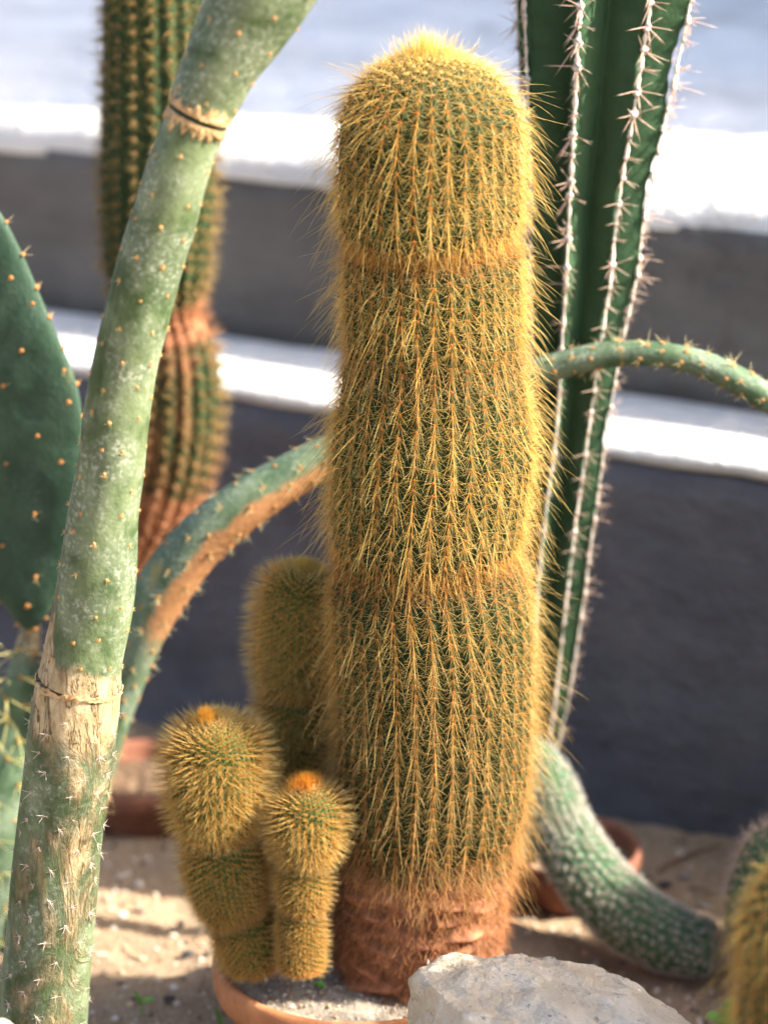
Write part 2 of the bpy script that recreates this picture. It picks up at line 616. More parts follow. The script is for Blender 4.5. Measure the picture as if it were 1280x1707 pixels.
Z1, Z2, LD = .256, .395, .094
strip_part("lower_riser", dens([(0, -.05), (0, Z1 - .012)], .02) + [(LD + .05, Z1 - .012), (LD + .05, -.05)], M['riser_low'], .0022)
strip_part("ledge", [(LD + .03, Z1 - .010), (-.001, Z1 - .010), (-.003, Z1 - .006), (-.001, Z1 - .001)] + dens([(.004, Z1), (LD + .03, Z1)], .012), M['white'], .0014, seed=4)
strip_part("upper_riser", dens([(LD, Z1 - .004), (LD, Z2 - .022)], .02) + [(LD + .09, Z2 - .022), (LD + .09, Z1 - .004)], M['riser_up'], .0026, seed=8)
R_ = .024
arc = [(LD - .002 + R_ - R_ * math.cos(u), Z2 - R_ + R_ * math.sin(u)) for u in np.linspace(0, math.pi / 2, 8)]
strip_part("terrace_top", [(LD + .08, Z2 - R_ - .004), (LD - .002, Z2 - R_ - .004)] + arc + dens([(LD + .03, Z2), (LD + .8, Z2)], .02)[1:] + [(LD + 2.5, Z2), (LD + 2.5, Z2 - R_ - .004)], M['cement'], .0055, seed=12)

# ------------------------------------------------------------------ pots
def lathe(name, prof, loc, mat, parent, seg=72, wob=.0006):
    prof = np.array(prof)
    m = len(prof)
    th = np.linspace(0, 2 * math.pi, seg, endpoint=False)
    V = []
    for a in th:
        for r, z in prof:
            w_ = wob * mnoise.noise(Vector((math.cos(a) * 2, math.sin(a) * 2, z * 40)))
            V.append((loc[0] + (r + w_) * math.cos(a), loc[1] + (r + w_) * math.sin(a), loc[2] + z + w_ * .5))
    i, j = np.meshgrid(np.arange(seg), np.arange(m - 1), indexing='ij')
    a = i * m + j
    b = ((i + 1) % seg) * m + j
    F = np.stack([a, b, b + 1, a + 1], -1).reshape(-1, 4)
    return mesh_np(name, V, [F], mat, parent)

def soil_disc(name, loc, r, mat, parent, amp=.003, seed=0):
    rr = np.linspace(0, 1, 36)[1:]
    th = np.linspace(0, 2 * math.pi, 96, endpoint=False)
    RR, TH = np.meshgrid(rr, th, indexing='ij')
    x = loc[0] + RR.ravel() * r * np.cos(TH.ravel())
    y = loc[1] + RR.ravel() * r * np.sin(TH.ravel())
    z = loc[2] + amp * wnoise(x, y, 40, seed) + amp * .5 * wnoise(x, y, 160, seed + 3)
    V = np.concatenate([np.stack([x, y, z], 1), [[loc[0], loc[1], loc[2]]]])
    n = 96
    i, j = np.meshgrid(np.arange(len(rr) - 1), np.arange(n), indexing='ij')
    a = i * n + j
    b = i * n + (j + 1) % n
    F = np.stack([a, a + n, b + n, b], -1).reshape(-1, 4)
    j = np.arange(n)
    return mesh_np(name, V, [F, np.stack([np.full(n, len(V) - 1), j, (j + 1) % n], 1)], mat, parent)

pc = P(597, 1592, 0)
PR, PH = .0805, float(pc[2])
pot = thing("terracotta_pot", (pc[0], 0, 0), "orange terracotta pot with gritty soil holding the tall golden cactus", "pot")
lathe("pot_wall", [(.056, .001), (.060, .002), (PR - .007, PH - .017), (PR - .006, PH - .014)], (pc[0], 0, 0), M['terracotta'], pot)
lathe("rim", [(PR - .0075, PH - .019), (PR - .001, PH - .018), (PR, PH - .015), (PR + .0005, PH - .004), (PR - .001, PH - .0008), (PR - .003, PH), (PR - .006, PH - .0008), (PR - .0072, PH - .003), (PR - .0085, PH - .03), (PR - .02, PH - .03)], (pc[0], 0, 0), M['terracotta'], pot)
SOIL = PH - .007
soil_disc("soil", (pc[0], 0, SOIL), PR - .0075, M['potsoil'], pot)

# ------------------------------------------------------------------ golden cacti
YEL, PALE, ORG, BRN, TAN = A(.93, .71, .22), A(.96, .86, .46), A(.50, .20, .035), A(.32, .13, .045), A(.62, .38, .15)

def foot_lumps(seed):
    rs = np.random.RandomState(seed + 900)
    w_ = [(rs.randint(1, 9), rs.normal(0, 330), rs.uniform(0, 6.28), rs.uniform(.3, 1)) for _ in range(22)]
    def f(TH, LL, RR):
        h = sum(a * np.sin(k * TH + c * LL + p) for k, c, p, a in w_)
        return 1 + .016 * h
    return f

def golden_cactus(name, label, pts, dome, ribs, step, parts, bands, cork_to, mat, seed, cam_facing=True,
                  clen=.029, rlen=.0112, ncen=3, nrad=16, cr=.000125, rr=.000078, group=None, hang=.55, tuft=None, out=(.40, .95), droop=1.0, rout=(.25, 1.15), phase=.9, ribd=.055, amber=0.0, kseg=5, fine=1.0, low=0.0):
    global rng
    rng = np.random.RandomState(seed)
    st = Stem(pts, dome=dome, n=parts)
    base = st.C[0]
    root = thing(name, base, label, "cactus", group)
    # growth-band pinches, given as fraction of profile length
    lpy = lambda y: np.interp(-y, [-q[1] for q in pts], np.interp(st.T0, st.t, st.l))
    bands = [(lpy(b) / st.len, amt, wd / st.len) for b, amt, wd in bands]
    for b, amt, wd in bands:
        st.R *= 1 - amt * np.exp(-((st.l / st.len - b) / wd)**2)
    dl = np.sqrt(np.diff(st.t)**2 + np.diff(st.R)**2)
    st.l = np.concatenate([[0], np.cumsum(dl)]); st.len = st.l[-1]
    lumpf = foot_lumps(seed)
    def mod(TH, LL, RR):
        rib = np.abs(np.cos(TH * ribs / 2))
        tub = .5 + .5 * np.cos(LL / step * 2 * math.pi)
        ck = np.clip((LL / st.len - cork_to) / .05 + .5, 0, 1)
        return 1 - (ribd * (1 - rib) + .014 * (1 - tub) * rib) * (.25 + .75 * ck) + (lumpf(TH, LL, RR) - 1) * (1 - ck)
    st.mesh("body", mat, root, seg=ribs * 6, mod=mod, attrs={'cork': lambda TH, LL: 1 - np.clip((LL / st.len - cork_to) / .07 + .5, 0, 1)})
    # areoles
    lv = np.arange(st.len * cork_to, st.len - step * .6, step)
    LL, KK = np.meshgrid(lv, np.arange(ribs), indexing='ij')
    twist = .25 * np.sin(LL / st.len * 5)
    TH = (KK * 2 * math.pi / ribs + 0 * twist).ravel()
    LL = (LL + ((KK * .618) % 1.0 - .5) * step * phase).ravel() + rng.uniform(-.15, .15, TH.size) * step
    keep = np.ones(TH.size, bool)
    # thin the ribs out towards the apex, where they merge
    Rl = np.interp(LL, st.l, st.R)
    dens_ = np.clip(Rl * 2 * math.pi / ribs / (step * .32), .12, 1)
    keep &= rng.uniform(size=TH.size) < dens_
    TH, LL = TH[keep], LL[keep]
    p, nor, up, side, R, E = st.frame(LL, TH)
    v = LL / st.len
    band = np.zeros_like(v)
    for b, amt, wd in bands:
        band = np.maximum(band, np.exp(-((v - b) / (wd * 1.1))**2) * max(0, min(1, amt * 14)))
    top = np.clip((v - (1 - dome * 1.25 / st.len)) / (dome * 1.1 / st.len), 0, 1)     # 0 at the shoulder, 1 at the apex
    lowf = np.clip(1 - v / .55, 0, 1) * low
    ca = lerp(lerp(A(.56, .22, .05), A(.80, .70, .42), np.clip(top * 1.7 - .25, 0, 1)), A(.45, .17, .04), band * .7)
    V, F, C = blobs(p + nor * .0004 * fine, np.full(len(p), .0009 * fine) * rng.uniform(.8, 1.25, len(p)), ca)
    ar = mesh_np("areoles", V, F, M['spine'], root, col=C, smooth=True, kind='stuff')
    # radial spines
    n = len(p)
    ang = np.linspace(0, 2 * math.pi, nrad, endpoint=False)[None] + rng.uniform(-.25, .25, (n, nrad))
    ang = ang.ravel()
    rep = lambda X: np.repeat(X, nrad, axis=0)
    d = rep(side) * np.cos(ang)[:, None] + rep(up) * np.sin(ang)[:, None] + rep(nor) * rng.uniform(*rout, n * nrad)[:, None] - rep(up) * (.42 * (1 - np.clip(rep(top) * 2, 0, 1)))[:, None]
    L = rng.uniform(.7, 1.15, n * nrad) * rlen * (1 - .35 * rep(top))
    am = (np.clip(1.25 - v * 1.3, .4, 1) * amber)
    cR = lerp(lerp(lerp(YEL, A(.80, .46, .09), rep(am)), TAN * .95, rep(lowf)), A(.55, .24, .06), rep(band) * .8)
    jit = rng.uniform(.8, 1.15, (n * nrad, 1))
    g1 = spine_geo(rep(p), d, A(0, 0, -.10) + rng.normal(0, .06, (n * nrad, 3)), L, np.full(n * nrad, rr), 2,
                   cR * A(.85, .62, .45) * jit, cR * jit, lerp(PALE, TAN * 1.1, rep(lowf)) * jit)
    mesh_np("radial_spines", *g1[:2], M['spine'], root, col=g1[2], kind='stuff')
    # long central spines, hanging down over the rib
    rep = lambda X: np.repeat(X, ncen, axis=0)
    m = n * ncen
    tp = rep(top)[:, None]
    dn = rng.uniform(.3, 1.0, m)[:, None] * hang / .55
    lean = np.repeat(rng.normal(0, .13, n), ncen)
    vary = np.repeat(rng.uniform(.65, 1.25, n) * (rng.uniform(size=n) > .07), ncen) + .02
    if low == 0:
        vary = vary * 0 + np.clip(.5 + 1.1 * (np.repeat(v, ncen) - .3), .5, 1)
    d = rep(nor) * rng.uniform(out[0], out[1], m)[:, None] * (1 + .6 * tp) - rep(up) * dn * (1 - .75 * tp) + rep(side) * (lean + rng.normal(0, .19, m))[:, None]
    L = rng.uniform(.35, 1.2, m) * clen * (1 - .62 * np.clip(rep(top) * 2, 0, 1)) * (1 - .25 * rep(band)) * vary
    bend = droop * (A(0, 0, -1.0) * rng.uniform(.02, .30, m)[:, None] * (1 - tp) - rep(nor) * .10 * (1 - tp)) + rng.normal(0, .045, (m, 3))
    cC = lerp(lerp(lerp(A(.90, .66, .18), A(.80, .46, .09), rep(am)), A(.62, .40, .19), rep(lowf)), A(.58, .25, .05), rep(band) * .6)
    jit = rng.uniform(.6, 1.2, (m, 1))
    g2 = spine_geo(rep(p), d, bend, L, cr * rng.uniform(.75, 1.15, m), kseg, lerp(ORG, A(.70, .55, .2), rep(top)) * jit, cC * jit, lerp(PALE, TAN * 1.15, rep(lowf)) * jit, wob=.012)
    mesh_np("central_spines", *g2[:2], M['spine'], root, col=g2[2], kind='stuff')
    # crown tuft
    if tuft:
        nt_, tl, tcol, spread, off = tuft
        th = rng.uniform(0, 6.283, nt_)
        l = st.len - np.abs(rng.normal(0, spread, nt_))
        p, nor, up, side, R, E = st.frame(l, th)
        p = p + off
        d = nor + rng.normal(0, .28, (nt_, 3)) + UP * .35
        jit = rng.uniform(.75, 1.2, (nt_, 1))
        g3 = spine_geo(p, d, rng.normal(0, .1, (nt_, 3)), rng.uniform(.5, 1.1, nt_) * tl, np.full(nt_, rr * 1.2), 3, tcol * .8 * jit, tcol * jit, tcol * A(1.1, 1.2, 1.5) * jit)
        mesh_np("crown_tuft", *g3[:2], M['spine'], root, col=np.clip(g3[2], 0, .95), kind='stuff')
    return root, st

def base_hair(root, st, l0, l1, n, ln, c1, c2, r=.00014, seed=5, flat=.35, name="base_hair"):
    """matted fine brown hair on the old corky foot of a stem"""
    global rng
    rng = np.random.RandomState(seed)
    l = st.len * ((l0 + (l1 - l0) * rng.beta(1.0, 1.7, n)) if name == "base_hair" else np.clip(rng.normal((l0 + l1) / 2, (l1 - l0) * .4, n), .01, .99))
    th = rng.uniform(0, 6.283, n)
    p, nor, up, side, R, E = st.frame(l, th)
    k = np.clip((l / st.len - l0) / (l1 - l0), 0, 1)
    d = nor * rng.uniform(.1, flat, n)[:, None] - up * rng.uniform(.3, 1, n)[:, None] + side * rng.normal(0, .45, n)[:, None]
    jit = rng.uniform(.4, 1.6, (n, 1))
    c = lerp(c1, c2, k) * jit
    g = spine_geo(p, d, rng.normal(0, .18, (n, 3)), rng.uniform(.4, 1.2, n) * ln * (.35 + .65 * k), np.full(n, r), 3, c * .7, c, c * 1.15)
    mesh_np(name, *g[:2], M['spine'], root, col=np.clip(g[2], 0, .95), kind='stuff')

# tall golden cactus
tall_pts = [(690, 1650, 0, 124), (690, 1610, 0, 128), (697, 1540, 0, 137), (704, 1470, 0, 140), (712, 1400, 0, 150), (719, 1290, 0, 160), (722, 1180, 0, 163),
            (720, 1050, 0, 166), (712, 960, 0, 162), (709, 900, 0, 160), (716, 800, 0, 163), (721, 720, 0, 161), (722, 640, 0, 154), (722, 540, 0, 148),
            (720, 430, 0, 148), (716, 340, 0, 152), (716, 240, 0, 152), (719, 160, 0, 150), (721, 90, 0, 148)]
tall, tst = golden_cactus("golden_cactus", "tallest golden-spined columnar cactus standing in the orange terracotta pot", tall_pts, .040, 34, .0063, 620,
                     [(402, .09, .0075), (925, .075, .011), (590, .045, .011), (740, -.03, .014), (1392, .06, .009), (1490, .05, .006), (1580, .03, .005)], .15, M['golden_body'], 11,
                     tuft=(420, .014, A(.84, .62, .16), .008, A(-.004, 0, 0)), low=.9)
base_hair(tall, tst, .008, .19, 12000, .017, A(.40, .18, .10), A(.74, .42, .17), flat=1.0)
for y_, h_, n_ in ((402, .0060, 2700), (925, .008, 1900)):
    f_ = float(np.interp(-y_, [-q[1] for q in tall_pts], np.interp(tst.T0, tst.t, tst.l))) / tst.len
    base_hair(tall, tst, f_ - h_ / tst.len, f_ + h_ / tst.len, n_, .007, A(.74, .38, .08), A(.84, .50, .13), flat=1.2, seed=int(y_), name="growth_ring")

# the three offsets
SM = dict(ribd=.022, amber=.85, ncen=10, nrad=10, cr=.000095, rr=.00008, fine=.75, hang=.06, out=(.8, 1.15), droop=.15, rout=(.6, 1.5), kseg=3)
mid, mst = golden_cactus("golden_cactus", "medium golden cactus touching the left flank of the tallest one", [(505, 1590, .03, 42), (503, 1500, .032, 46), (500, 1400, .032, 50), (497, 1310, .032, 52), (494, 1280, .032, 48), (492, 1265, .032, 53), (492, 1210, .032, 57), (493, 1165, .032, 55), (493, 1150, .032, 52), (494, 1130, .032, 58), (496, 1060, .032, 63), (501, 990, .032, 60), (510, 945, .032, 55)],
              .017, 40, .0033, 420, [(1152, .05, .004), (1280, .05, .004)], .04, M['small_body'], 21, clen=.0125, rlen=.0046,
              tuft=(500, .007, A(.84, .62, .13), .008, A(0, 0, 0)), **SM)
lft, lst = golden_cactus("golden_cactus", "stout bulging golden cactus at the left edge of the terracotta pot", [(425, 1608, -.028, 44), (418, 1575, -.03, 50), (406, 1545, -.03, 50), (397, 1528, -.03, 45), (391, 1512, -.03, 54), (380, 1470, -.03, 64), (374, 1430, -.03, 65), (371, 1402, -.03, 59), (369, 1388, -.03, 57), (367, 1370, -.03, 66), (363, 1320, -.03, 76), (362, 1260, -.03, 75), (361, 1220, -.03, 68), (360, 1195, -.03, 62)],
              .018, 44, .0032, 420, [(1392, .06, .0035), (1528, .06, .0035)], .02, M['small_body'], 22, clen=.0132, rlen=.0046,
              tuft=(450, .008, A(.88, .48, .06), .0030, A(-.0045, -.004, .0006)), **SM)
tiny, yst = golden_cactus("golden_cactus", "smallest golden cactus with an orange crown tuft in the terracotta pot", [(503, 1615, -.045, 36), (503, 1560, -.045, 37), (503, 1530, -.045, 36), (504, 1517, -.045, 33), (505, 1505, -.045, 37), (506, 1470, -.045, 41), (507, 1450, -.045, 37), (508, 1438, -.045, 34), (509, 1420, -.045, 45), (511, 1375, -.045, 57), (511, 1335, -.045, 54), (510, 1308, -.045, 48)],
              .014, 36, .0030, 360, [(1434, .06, .003), (1518, .06, .003)], .02, M['small_body'], 23, clen=.0110, rlen=.0042,
              tuft=(900, .0085, A(.88, .40, .04), .0042, A(0, -.001, 0)), **SM)
for o_ in (mid, lft, tiny):
    o_['group'] = "small golden cacti clustered round the tall one"

# out-of-focus golden cactus at the right edge, in front
golden_cactus("golden_cactus", "blurred amber golden cactus cut off by the right edge in the foreground", [(1412, 2000, -.30, 160), (1408, 1780, -.30, 175), (1400, 1620, -.30, 172), (1394, 1500, -.30, 155), (1392, 1420, -.30, 140)],
              .038, 28, .0063, 260, [(1600, .04, .01)], .02, M['golden_body'], 31, clen=.026, rlen=.0105, ncen=4, nrad=14, low=.3, tuft=(500, .014, YEL, .01, A(0, 0, 0)))

# ------------------------------------------------------------------ areole clusters as separate parts
def areole_mesh(name, mats, felt_r, nspine, slen, sr, croot, ctip, seed, spread=.9, nglo=14, glo=.0022, gcol=A(.62, .36, .12)):
    """felt cushion + spines along +Z; one mesh, colour attribute"""
    global rng
    rng = np.random.RandomState(seed)
    geo = []
    k = 10
    q = rng.normal(size=(k, 3)); q[:, 2] = np.abs(q[:, 2]) * .5
    geo.append(blobs(nrm(q) * felt_r * .45 * A(1, 1.3, .8), rng.uniform(.45, .75, k) * felt_r, gcol * rng.uniform(.75, 1.15, (k, 1))))
    if nglo:
        d = rng.normal(0, .55, (nglo, 3)); d[:, 2] = 1
        geo.append(spine_geo(rng.normal(0, felt_r * .4, (nglo, 3)) * A(1, 1, 0), d, np.zeros((nglo, 3)), rng.uniform(.6, 1.1, nglo) * glo, np.full(nglo, .00012), 1, gcol * .9, gcol, gcol * 1.3))
    if nspine:
        d = rng.normal(0, spread, (nspine, 3)); d[:, 2] = rng.uniform(.35, 1, nspine); d[:, 1] -= .45
        geo.append(spine_geo(np.zeros((nspine, 3)), d, rng.normal(0, .05, (nspine, 3)), rng.uniform(.5, 1.1, nspine) * slen, np.full(nspine, sr), 3, croot, (croot + ctip) / 2, ctip))
    V, F, C = join_geo(geo)
    me_o = mesh_np(name, V, F, mats, None, col=np.clip(C, 0, .95))
    me = me_o.data
    bpy.data.objects.remove(me_o)
    return me

from mathutils import Matrix
def place_areoles(parent, st, lth, meshes, name="areole", smin=.8, smax=1.2, seed=1, rmod=None, sink=.0002):
    r_ = np.random.RandomState(seed)
    l = np.array([a for a, b in lth]); th = np.array([b for a, b in lth])
    p, nor, up, side, R, E = st.frame(l, th)
    if rmod is not None:
        p = p + E * (R * (rmod(th, l, R) - 1))[:, None]
    for i in range(len(l)):
        m = Matrix((side[i], up[i], nor[i])).transposed()
        copy_part(name, meshes[r_.randint(len(meshes))], parent, p[i] - nor[i] * sink, m, r_.uniform(smin, smax))

def cells(st, l0, l1, step, nth, seed, jit=.22, front=False):
    r_ = np.random.RandomState(seed)
    out = []
    k = 0
    l = l0
    while l < l1:
        for a in range(nth):
            th = (a + .5 * (k % 2)) * 2 * math.pi / nth + r_.normal(0, jit * 1.2 / nth * 2)
            th = (th + math.pi) % (2 * math.pi) - math.pi
            if front and abs(th) > 2.0:
                continue
            out.append((l + r_.normal(0, jit) * step * .5, th))
        l += step; k += 1
    return out

stem_are = [areole_mesh("areole", M['pale_spine'], .0011, s, .0035, .00012, A(.7, .55, .35), A(.85, .75, .5), 40 + s, gcol=A(.60, .33, .12)) for s in (0, 1, 2, 3)]
cork_are = [areole_mesh("areole", M['pale_spine'], .0012, 4 + s, .0062, .00017, A(.70, .55, .48), A(.88, .82, .76), 50 + s, nglo=6, gcol=A(.60, .42, .32)) for s in range(4)]
pad_are = [areole_mesh("areole", M['pale_spine'], .0013, s, .006, .00015, A(.7, .5, .2), A(.85, .75, .4), 60 + s, gcol=A(.52, .24, .07)) for s in (0, 0, 1, 3)]
arch_are = [areole_mesh("areole", M['pale_spine'], .0014, s, .0075, .00016, A(.65, .55, .25), A(.85, .8, .5), 70 + s, gcol=A(.50, .25, .08)) for s in (0, 2, 4, 5)]
long_are = [areole_mesh("areole", M['pale_spine'], .0016, 3 + s, .030, .00042, A(.72, .62, .20), A(.88, .82, .42), 80 + s, gcol=A(.52, .24, .06)) for s in range(3)]

# ------------------------------------------------------------------ tall jointed stem at the left
YS = -.085
seg_low = [(52, 1905, YS, 80), (62, 1800, YS, 78), (70, 1700, YS, 75), (78, 1600, YS, 74), (87, 1500, YS, 73), (98, 1400, YS, 71), (111, 1300, YS, 72), (122, 1210, YS, 73), (132, 1140, YS, 72)]
seg_mid = [(133, 1134, YS, 71), (139, 1100, YS, 67), (156, 1000, YS, 66), (169, 900, YS, 62), (181, 800, YS, 57), (194, 700, YS, 55), (211, 600, YS, 55), (235, 500, YS, 55), (263, 400, YS, 55), (291, 305, YS, 54), (318, 225, YS, 51), (331, 194, YS, 52)]
seg_top = [(333, 188, YS, 53), (346, 158, YS, 58), (372, 100, YS, 63), (405, 40, YS + .002, 74), (440, -20, YS + .004, 86), (490, -110, YS + .008, 92), (540, -220, YS + .01, 80), (570, -300, YS + .012, 50)]
pole = thing("jointed_cactus", P(52, 1905, YS), "tall jointed blue-green cactus stem with corky tan foot at the left", "cactus")

def lump(seed, amp=.05, crease=0.0):
    def f(TH, LL, RR):
        x = np.cos(TH); y = np.sin(TH)
        h = np.zeros_like(TH)
        rs = np.random.RandomState(seed)
        for k in range(7):
            a, b, c, ph = rs.normal(0, 1.3), rs.normal(0, 1.3), rs.normal(0, 60), rs.uniform(0, 6.28)
            h += np.sin(a * x * 2 + b * y * 2 + c * LL + ph)
        out = 1 + amp * h / 4
        if crease:
            c0 = -.95 + .25 * np.sin(LL * 22 + seed)
            out -= crease * np.exp(-((TH - 2 * math.pi * (TH > math.pi) - c0) / .10)**2) * (.5 + .5 * np.sin(LL * 28 + seed * 2))
        return out
    return f

s_low = Stem(seg_low, n=260)
s_mid = Stem(seg_mid, n=420)
s_top = Stem(seg_top, n=220, dome=.02)
# joints: pinch the ends
s_low.R *= 1 - .0 * np.exp(-((s_low.len - s_low.l) / .0016)**2)
s_mid.R *= 1 - .0 * np.exp(-(s_mid.l / .0014)**2) - .10 * np.exp(-((s_mid.len - s_mid.l) / .0012)**2) + .03 * np.exp(-((s_mid.len - s_mid.l - .004) / .003)**2)
s_top.R *= 1 - .10 * np.exp(-(s_top.l / .0012)**2) + .03 * np.exp(-((s_top.l - .004) / .003)**2)
zero = lambda TH, LL: 0 * TH
wrap = lambda TH: (TH + math.pi) % (2 * math.pi) - math.pi
lm1, lm2, lm3 = lump(3, .035, .06), lump(5, .035, .09), lump(8, .04, .05)
s_low.mesh("lower_segment", M['stem'], pole, 160, lm1, {'cork': lambda TH, LL: .37 + .45 * np.clip((LL - s_low.len + .035) / .03, 0, 1) + .12 * np.sin(wrap(TH) * 2 + 1.0), 'scar': zero})
s_mid.mesh("middle_segment", M['stem'], pole, 160, lm2, {'cork': lambda TH, LL: np.clip(1.25 - LL / .016, -.4, 1) + np.clip(1.35 - LL / .075, 0, 1) * np.exp(-((wrap(TH) - (-1.25)) / .45)**2) + .5 * np.clip(1 - (s_mid.len - LL) / .010, 0, 1.6) + .55 * np.exp(-((LL - .15) / .02)**2 - ((wrap(TH) + 1.1) / .3)**2), 'scar': zero})
s_top.mesh("upper_segment", M['stem'], pole, 160, lm3, {'cork': lambda TH, LL: .55 * np.clip(1.3 - LL / .009, -.3, 1.5), 'scar': zero})
# rough corky collars at the two joints
def collar(st, at_end, w_, parent, amp, seed):
    rs = np.random.RandomState(seed)
    l0 = st.len if at_end else 0
    th = np.linspace(0, 2 * math.pi, 120, endpoint=False)
    ls = np.linspace(-w_, w_, 7)
    base = st.C[-1] if at_end else st.C[0]
    T = st.T[-1] if at_end else st.T[0]
    N = st.N[-1] if at_end else st.N[0]
    B = st.B[-1] if at_end else st.B[0]
    R = np.interp(st.len - .002 if at_end else .002, st.l, st.R)
    V = []
    for k, l in enumerate(ls):
        for j, a in enumerate(th):
            nz = mnoise.fractal(Vector((math.cos(a) * 7, math.sin(a) * 7, l * 700 + seed)), .8, 2, 6)
            prof = 1 - (l / w_)**2
            e = N * math.cos(a) + B * math.sin(a)
            V.append(base + T * (l + nz * .0014 + .0012 * math.sin(a * 2 + 1)) + e * (R * (1.0 + amp * prof * (.30 + 1.1 * nz))))
    n = len(th)
    i, j = np.meshgrid(np.arange(len(ls) - 1), np.arange(n), indexing='ij')
    a = i * n + j; b = i * n + (j + 1) % n
    mesh_np("joint_collar", V, [np.stack([a, b, b + n, a + n], -1).reshape(-1, 4)], M['collar'], parent)
collar(s_low, True, .0016, pole, .045, 3)
# the upper joint: two lips with a dark groove between
def lip(st, at_end, w_, off, seed, mat, name, amp=.05, base_f=.99):
    th = np.linspace(0, 2 * math.pi, 120, endpoint=False)
    sgn = -1 if at_end else 1
    k0 = -1 if at_end else 0
    base, T, N, B = st.C[k0], st.T[k0], st.N[k0], st.B[k0]
    R = np.interp(st.len - .003 if at_end else .003, st.l, st.R)
    ls = np.linspace(0, 1, 7)
    V = []
    for u in ls:
        for a in th:
            nz = mnoise.fractal(Vector((math.cos(a) * 5, math.sin(a) * 5, u * 2 + seed)), 1, 2, 4)
            e = N * math.cos(a) + B * math.sin(a)
            V.append(base + T * sgn * (off + w_ * u * (1 + 1.3 * nz)) + e * R * (base_f + amp * (math.sin(math.pi * u)**.6) * (.35 + 1.5 * nz)))
    n = len(th)
    i, j = np.meshgrid(np.arange(len(ls) - 1), np.arange(n), indexing='ij')
    a = i * n + j; b = i * n + (j + 1) % n
    mesh_np(name, V, [np.stack([a, b, b + n, a + n], -1).reshape(-1, 4)], mat, pole)
lip(s_mid, True, .0050, .0004, 2, M['collar'], "joint_collar")
lip(s_top, False, .0058, .0004, 6, M['collar'], "joint_collar")
place_areoles(pole, s_low, cells(s_low, .006, s_low.len - .006, .0105, 8, 3, .3), cork_are, seed=1, rmod=lm1, smin=.55, smax=.95)
place_areoles(pole, s_mid, cells(s_mid, .014, s_mid.len - .008, .0165, 7, 4, .28), stem_are, seed=2, rmod=lm2)
place_areoles(pole, s_top, cells(s_top, .010, s_top.len - .02, .0165, 7, 5, .25, True), stem_are, seed=3, rmod=lm3)

# ------------------------------------------------------------------ prickly pear at the left edge
YP = .13
pear = thing("prickly_pear", P(-10, 1560, YP), "dark green flat prickly pear pad at the left edge behind the jointed stem", "cactus")
outl = [(60, 1042), (85, 1012), (108, 955), (126, 880), (138, 790), (142, 700), (132, 628), (100, 552), (72, 490), (40, 420), (2, 352), (-50, 300), (-105, 320), (-155, 420), (-185, 560), (-180, 700), (-140, 830), (-70, 930), (0, 1002), (38, 1042)]
oc = np.array([P(x, y, YP) for x, y in outl])
cc = P(-20, 670, YP)
# smooth closed outline
ncp = len(oc)
tt = np.arange(ncp + 4) - 2
ocx = np.array([oc[i % ncp] for i in tt])
od = catmull(np.linspace(0, ncp, 160, endpoint=False), tt.astype(float), ocx)
rings = np.concatenate([np.linspace(0, .9, 16), np.linspace(.92, 1, 9)])
def pad_y(u, side_):
    return side_ * .0085 * math.sqrt(max(0, 1 - u**3.0))
V = []
for side_ in (-1, 1):
    for u in rings:
        for q in od:
            p_ = cc + (q - cc) * u
            p_[1] = YP + pad_y(u, side_) - (p_[0] - cc[0]) * .25
            V.append(p_)
V = np.array(V)
V[:, 1] += .002 * np.array([mnoise.fractal(Vector(p_ * 25), 1, 2, 3) for p_ in V])
n = 160; m = len(rings)
i, j = np.meshgrid(np.arange(m - 1), np.arange(n), indexing='ij')
a = i * n + j; b = i * n + (j + 1) % n
F1 = np.stack([a, a + n, b + n, b], -1).reshape(-1, 4)
F2 = np.stack([a, b, b + n, a + n], -1).reshape(-1, 4) + m * n
mesh_np("pad", V, [F1, F2], M['pad'], pear, attrs={'cork': np.full(len(V), -.6), 'scar': np.zeros(len(V))})
rs_ = np.random.RandomState(9)
for (x, y) in [(57, 500), (38, 580), (110, 607), (65, 720), (60, 850), (5, 908), (62, 955), (118, 660), (48, 1005), (8, 640), (12, 770), (20, 460), (105, 760), (-40, 560), (-50, 700), (-40, 840), (-90, 620), (-95, 760), (-30, 420)]:
    p_ = P(x, y, YP - .008)
    u = .6
    p_[1] = YP - .0083 - (p_[0] - cc[0]) * .25
    nn = Matrix.Rotation(math.pi / 2, 3, 'X')
    copy_part("areole", pad_are[rs_.randint(4)], pear, p_, nn, rs_.uniform(.9, 1.3))
for k_ in range(0, 160, 6):
    q = od[k_].copy()
    q[1] = YP - (q[0] - cc[0]) * .25
    dr = nrm(q - cc); dr[1] -= .3; dr = nrm(dr)
    copy_part("areole", pad_are[2 + rs_.randint(2)], pear, q, Vector(dr).to_track_quat('Z', 'Y').to_matrix(), rs_.uniform(1, 1.4))
# long-spined stalk that carries the pad
lo_pts = [(-45, 1600, YP - .01, 60), (-30, 1500, YP - .01, 62), (-12, 1400, YP - .01, 56), (5, 1300, YP - .005, 46), (22, 1200, YP, 34), (38, 1120, YP, 24), (50, 1060, YP + .012, 19), (52, 1030, YP + .016, 16)]
s_pl = Stem(lo_pts, n=200)
s_pl.mesh("stalk", M['arch'], pear, 80, lump(12, .04), {'cork': lambda TH, LL: np.clip((LL - s_pl.len + .05) / .05, -.3, .75), 'scar': zero})
place_areoles(pear, s_pl, cells(s_pl, .01, s_pl.len - .01, .0125, 5, 8, .2), long_are, seed=4, smin=.7, smax=1.1)

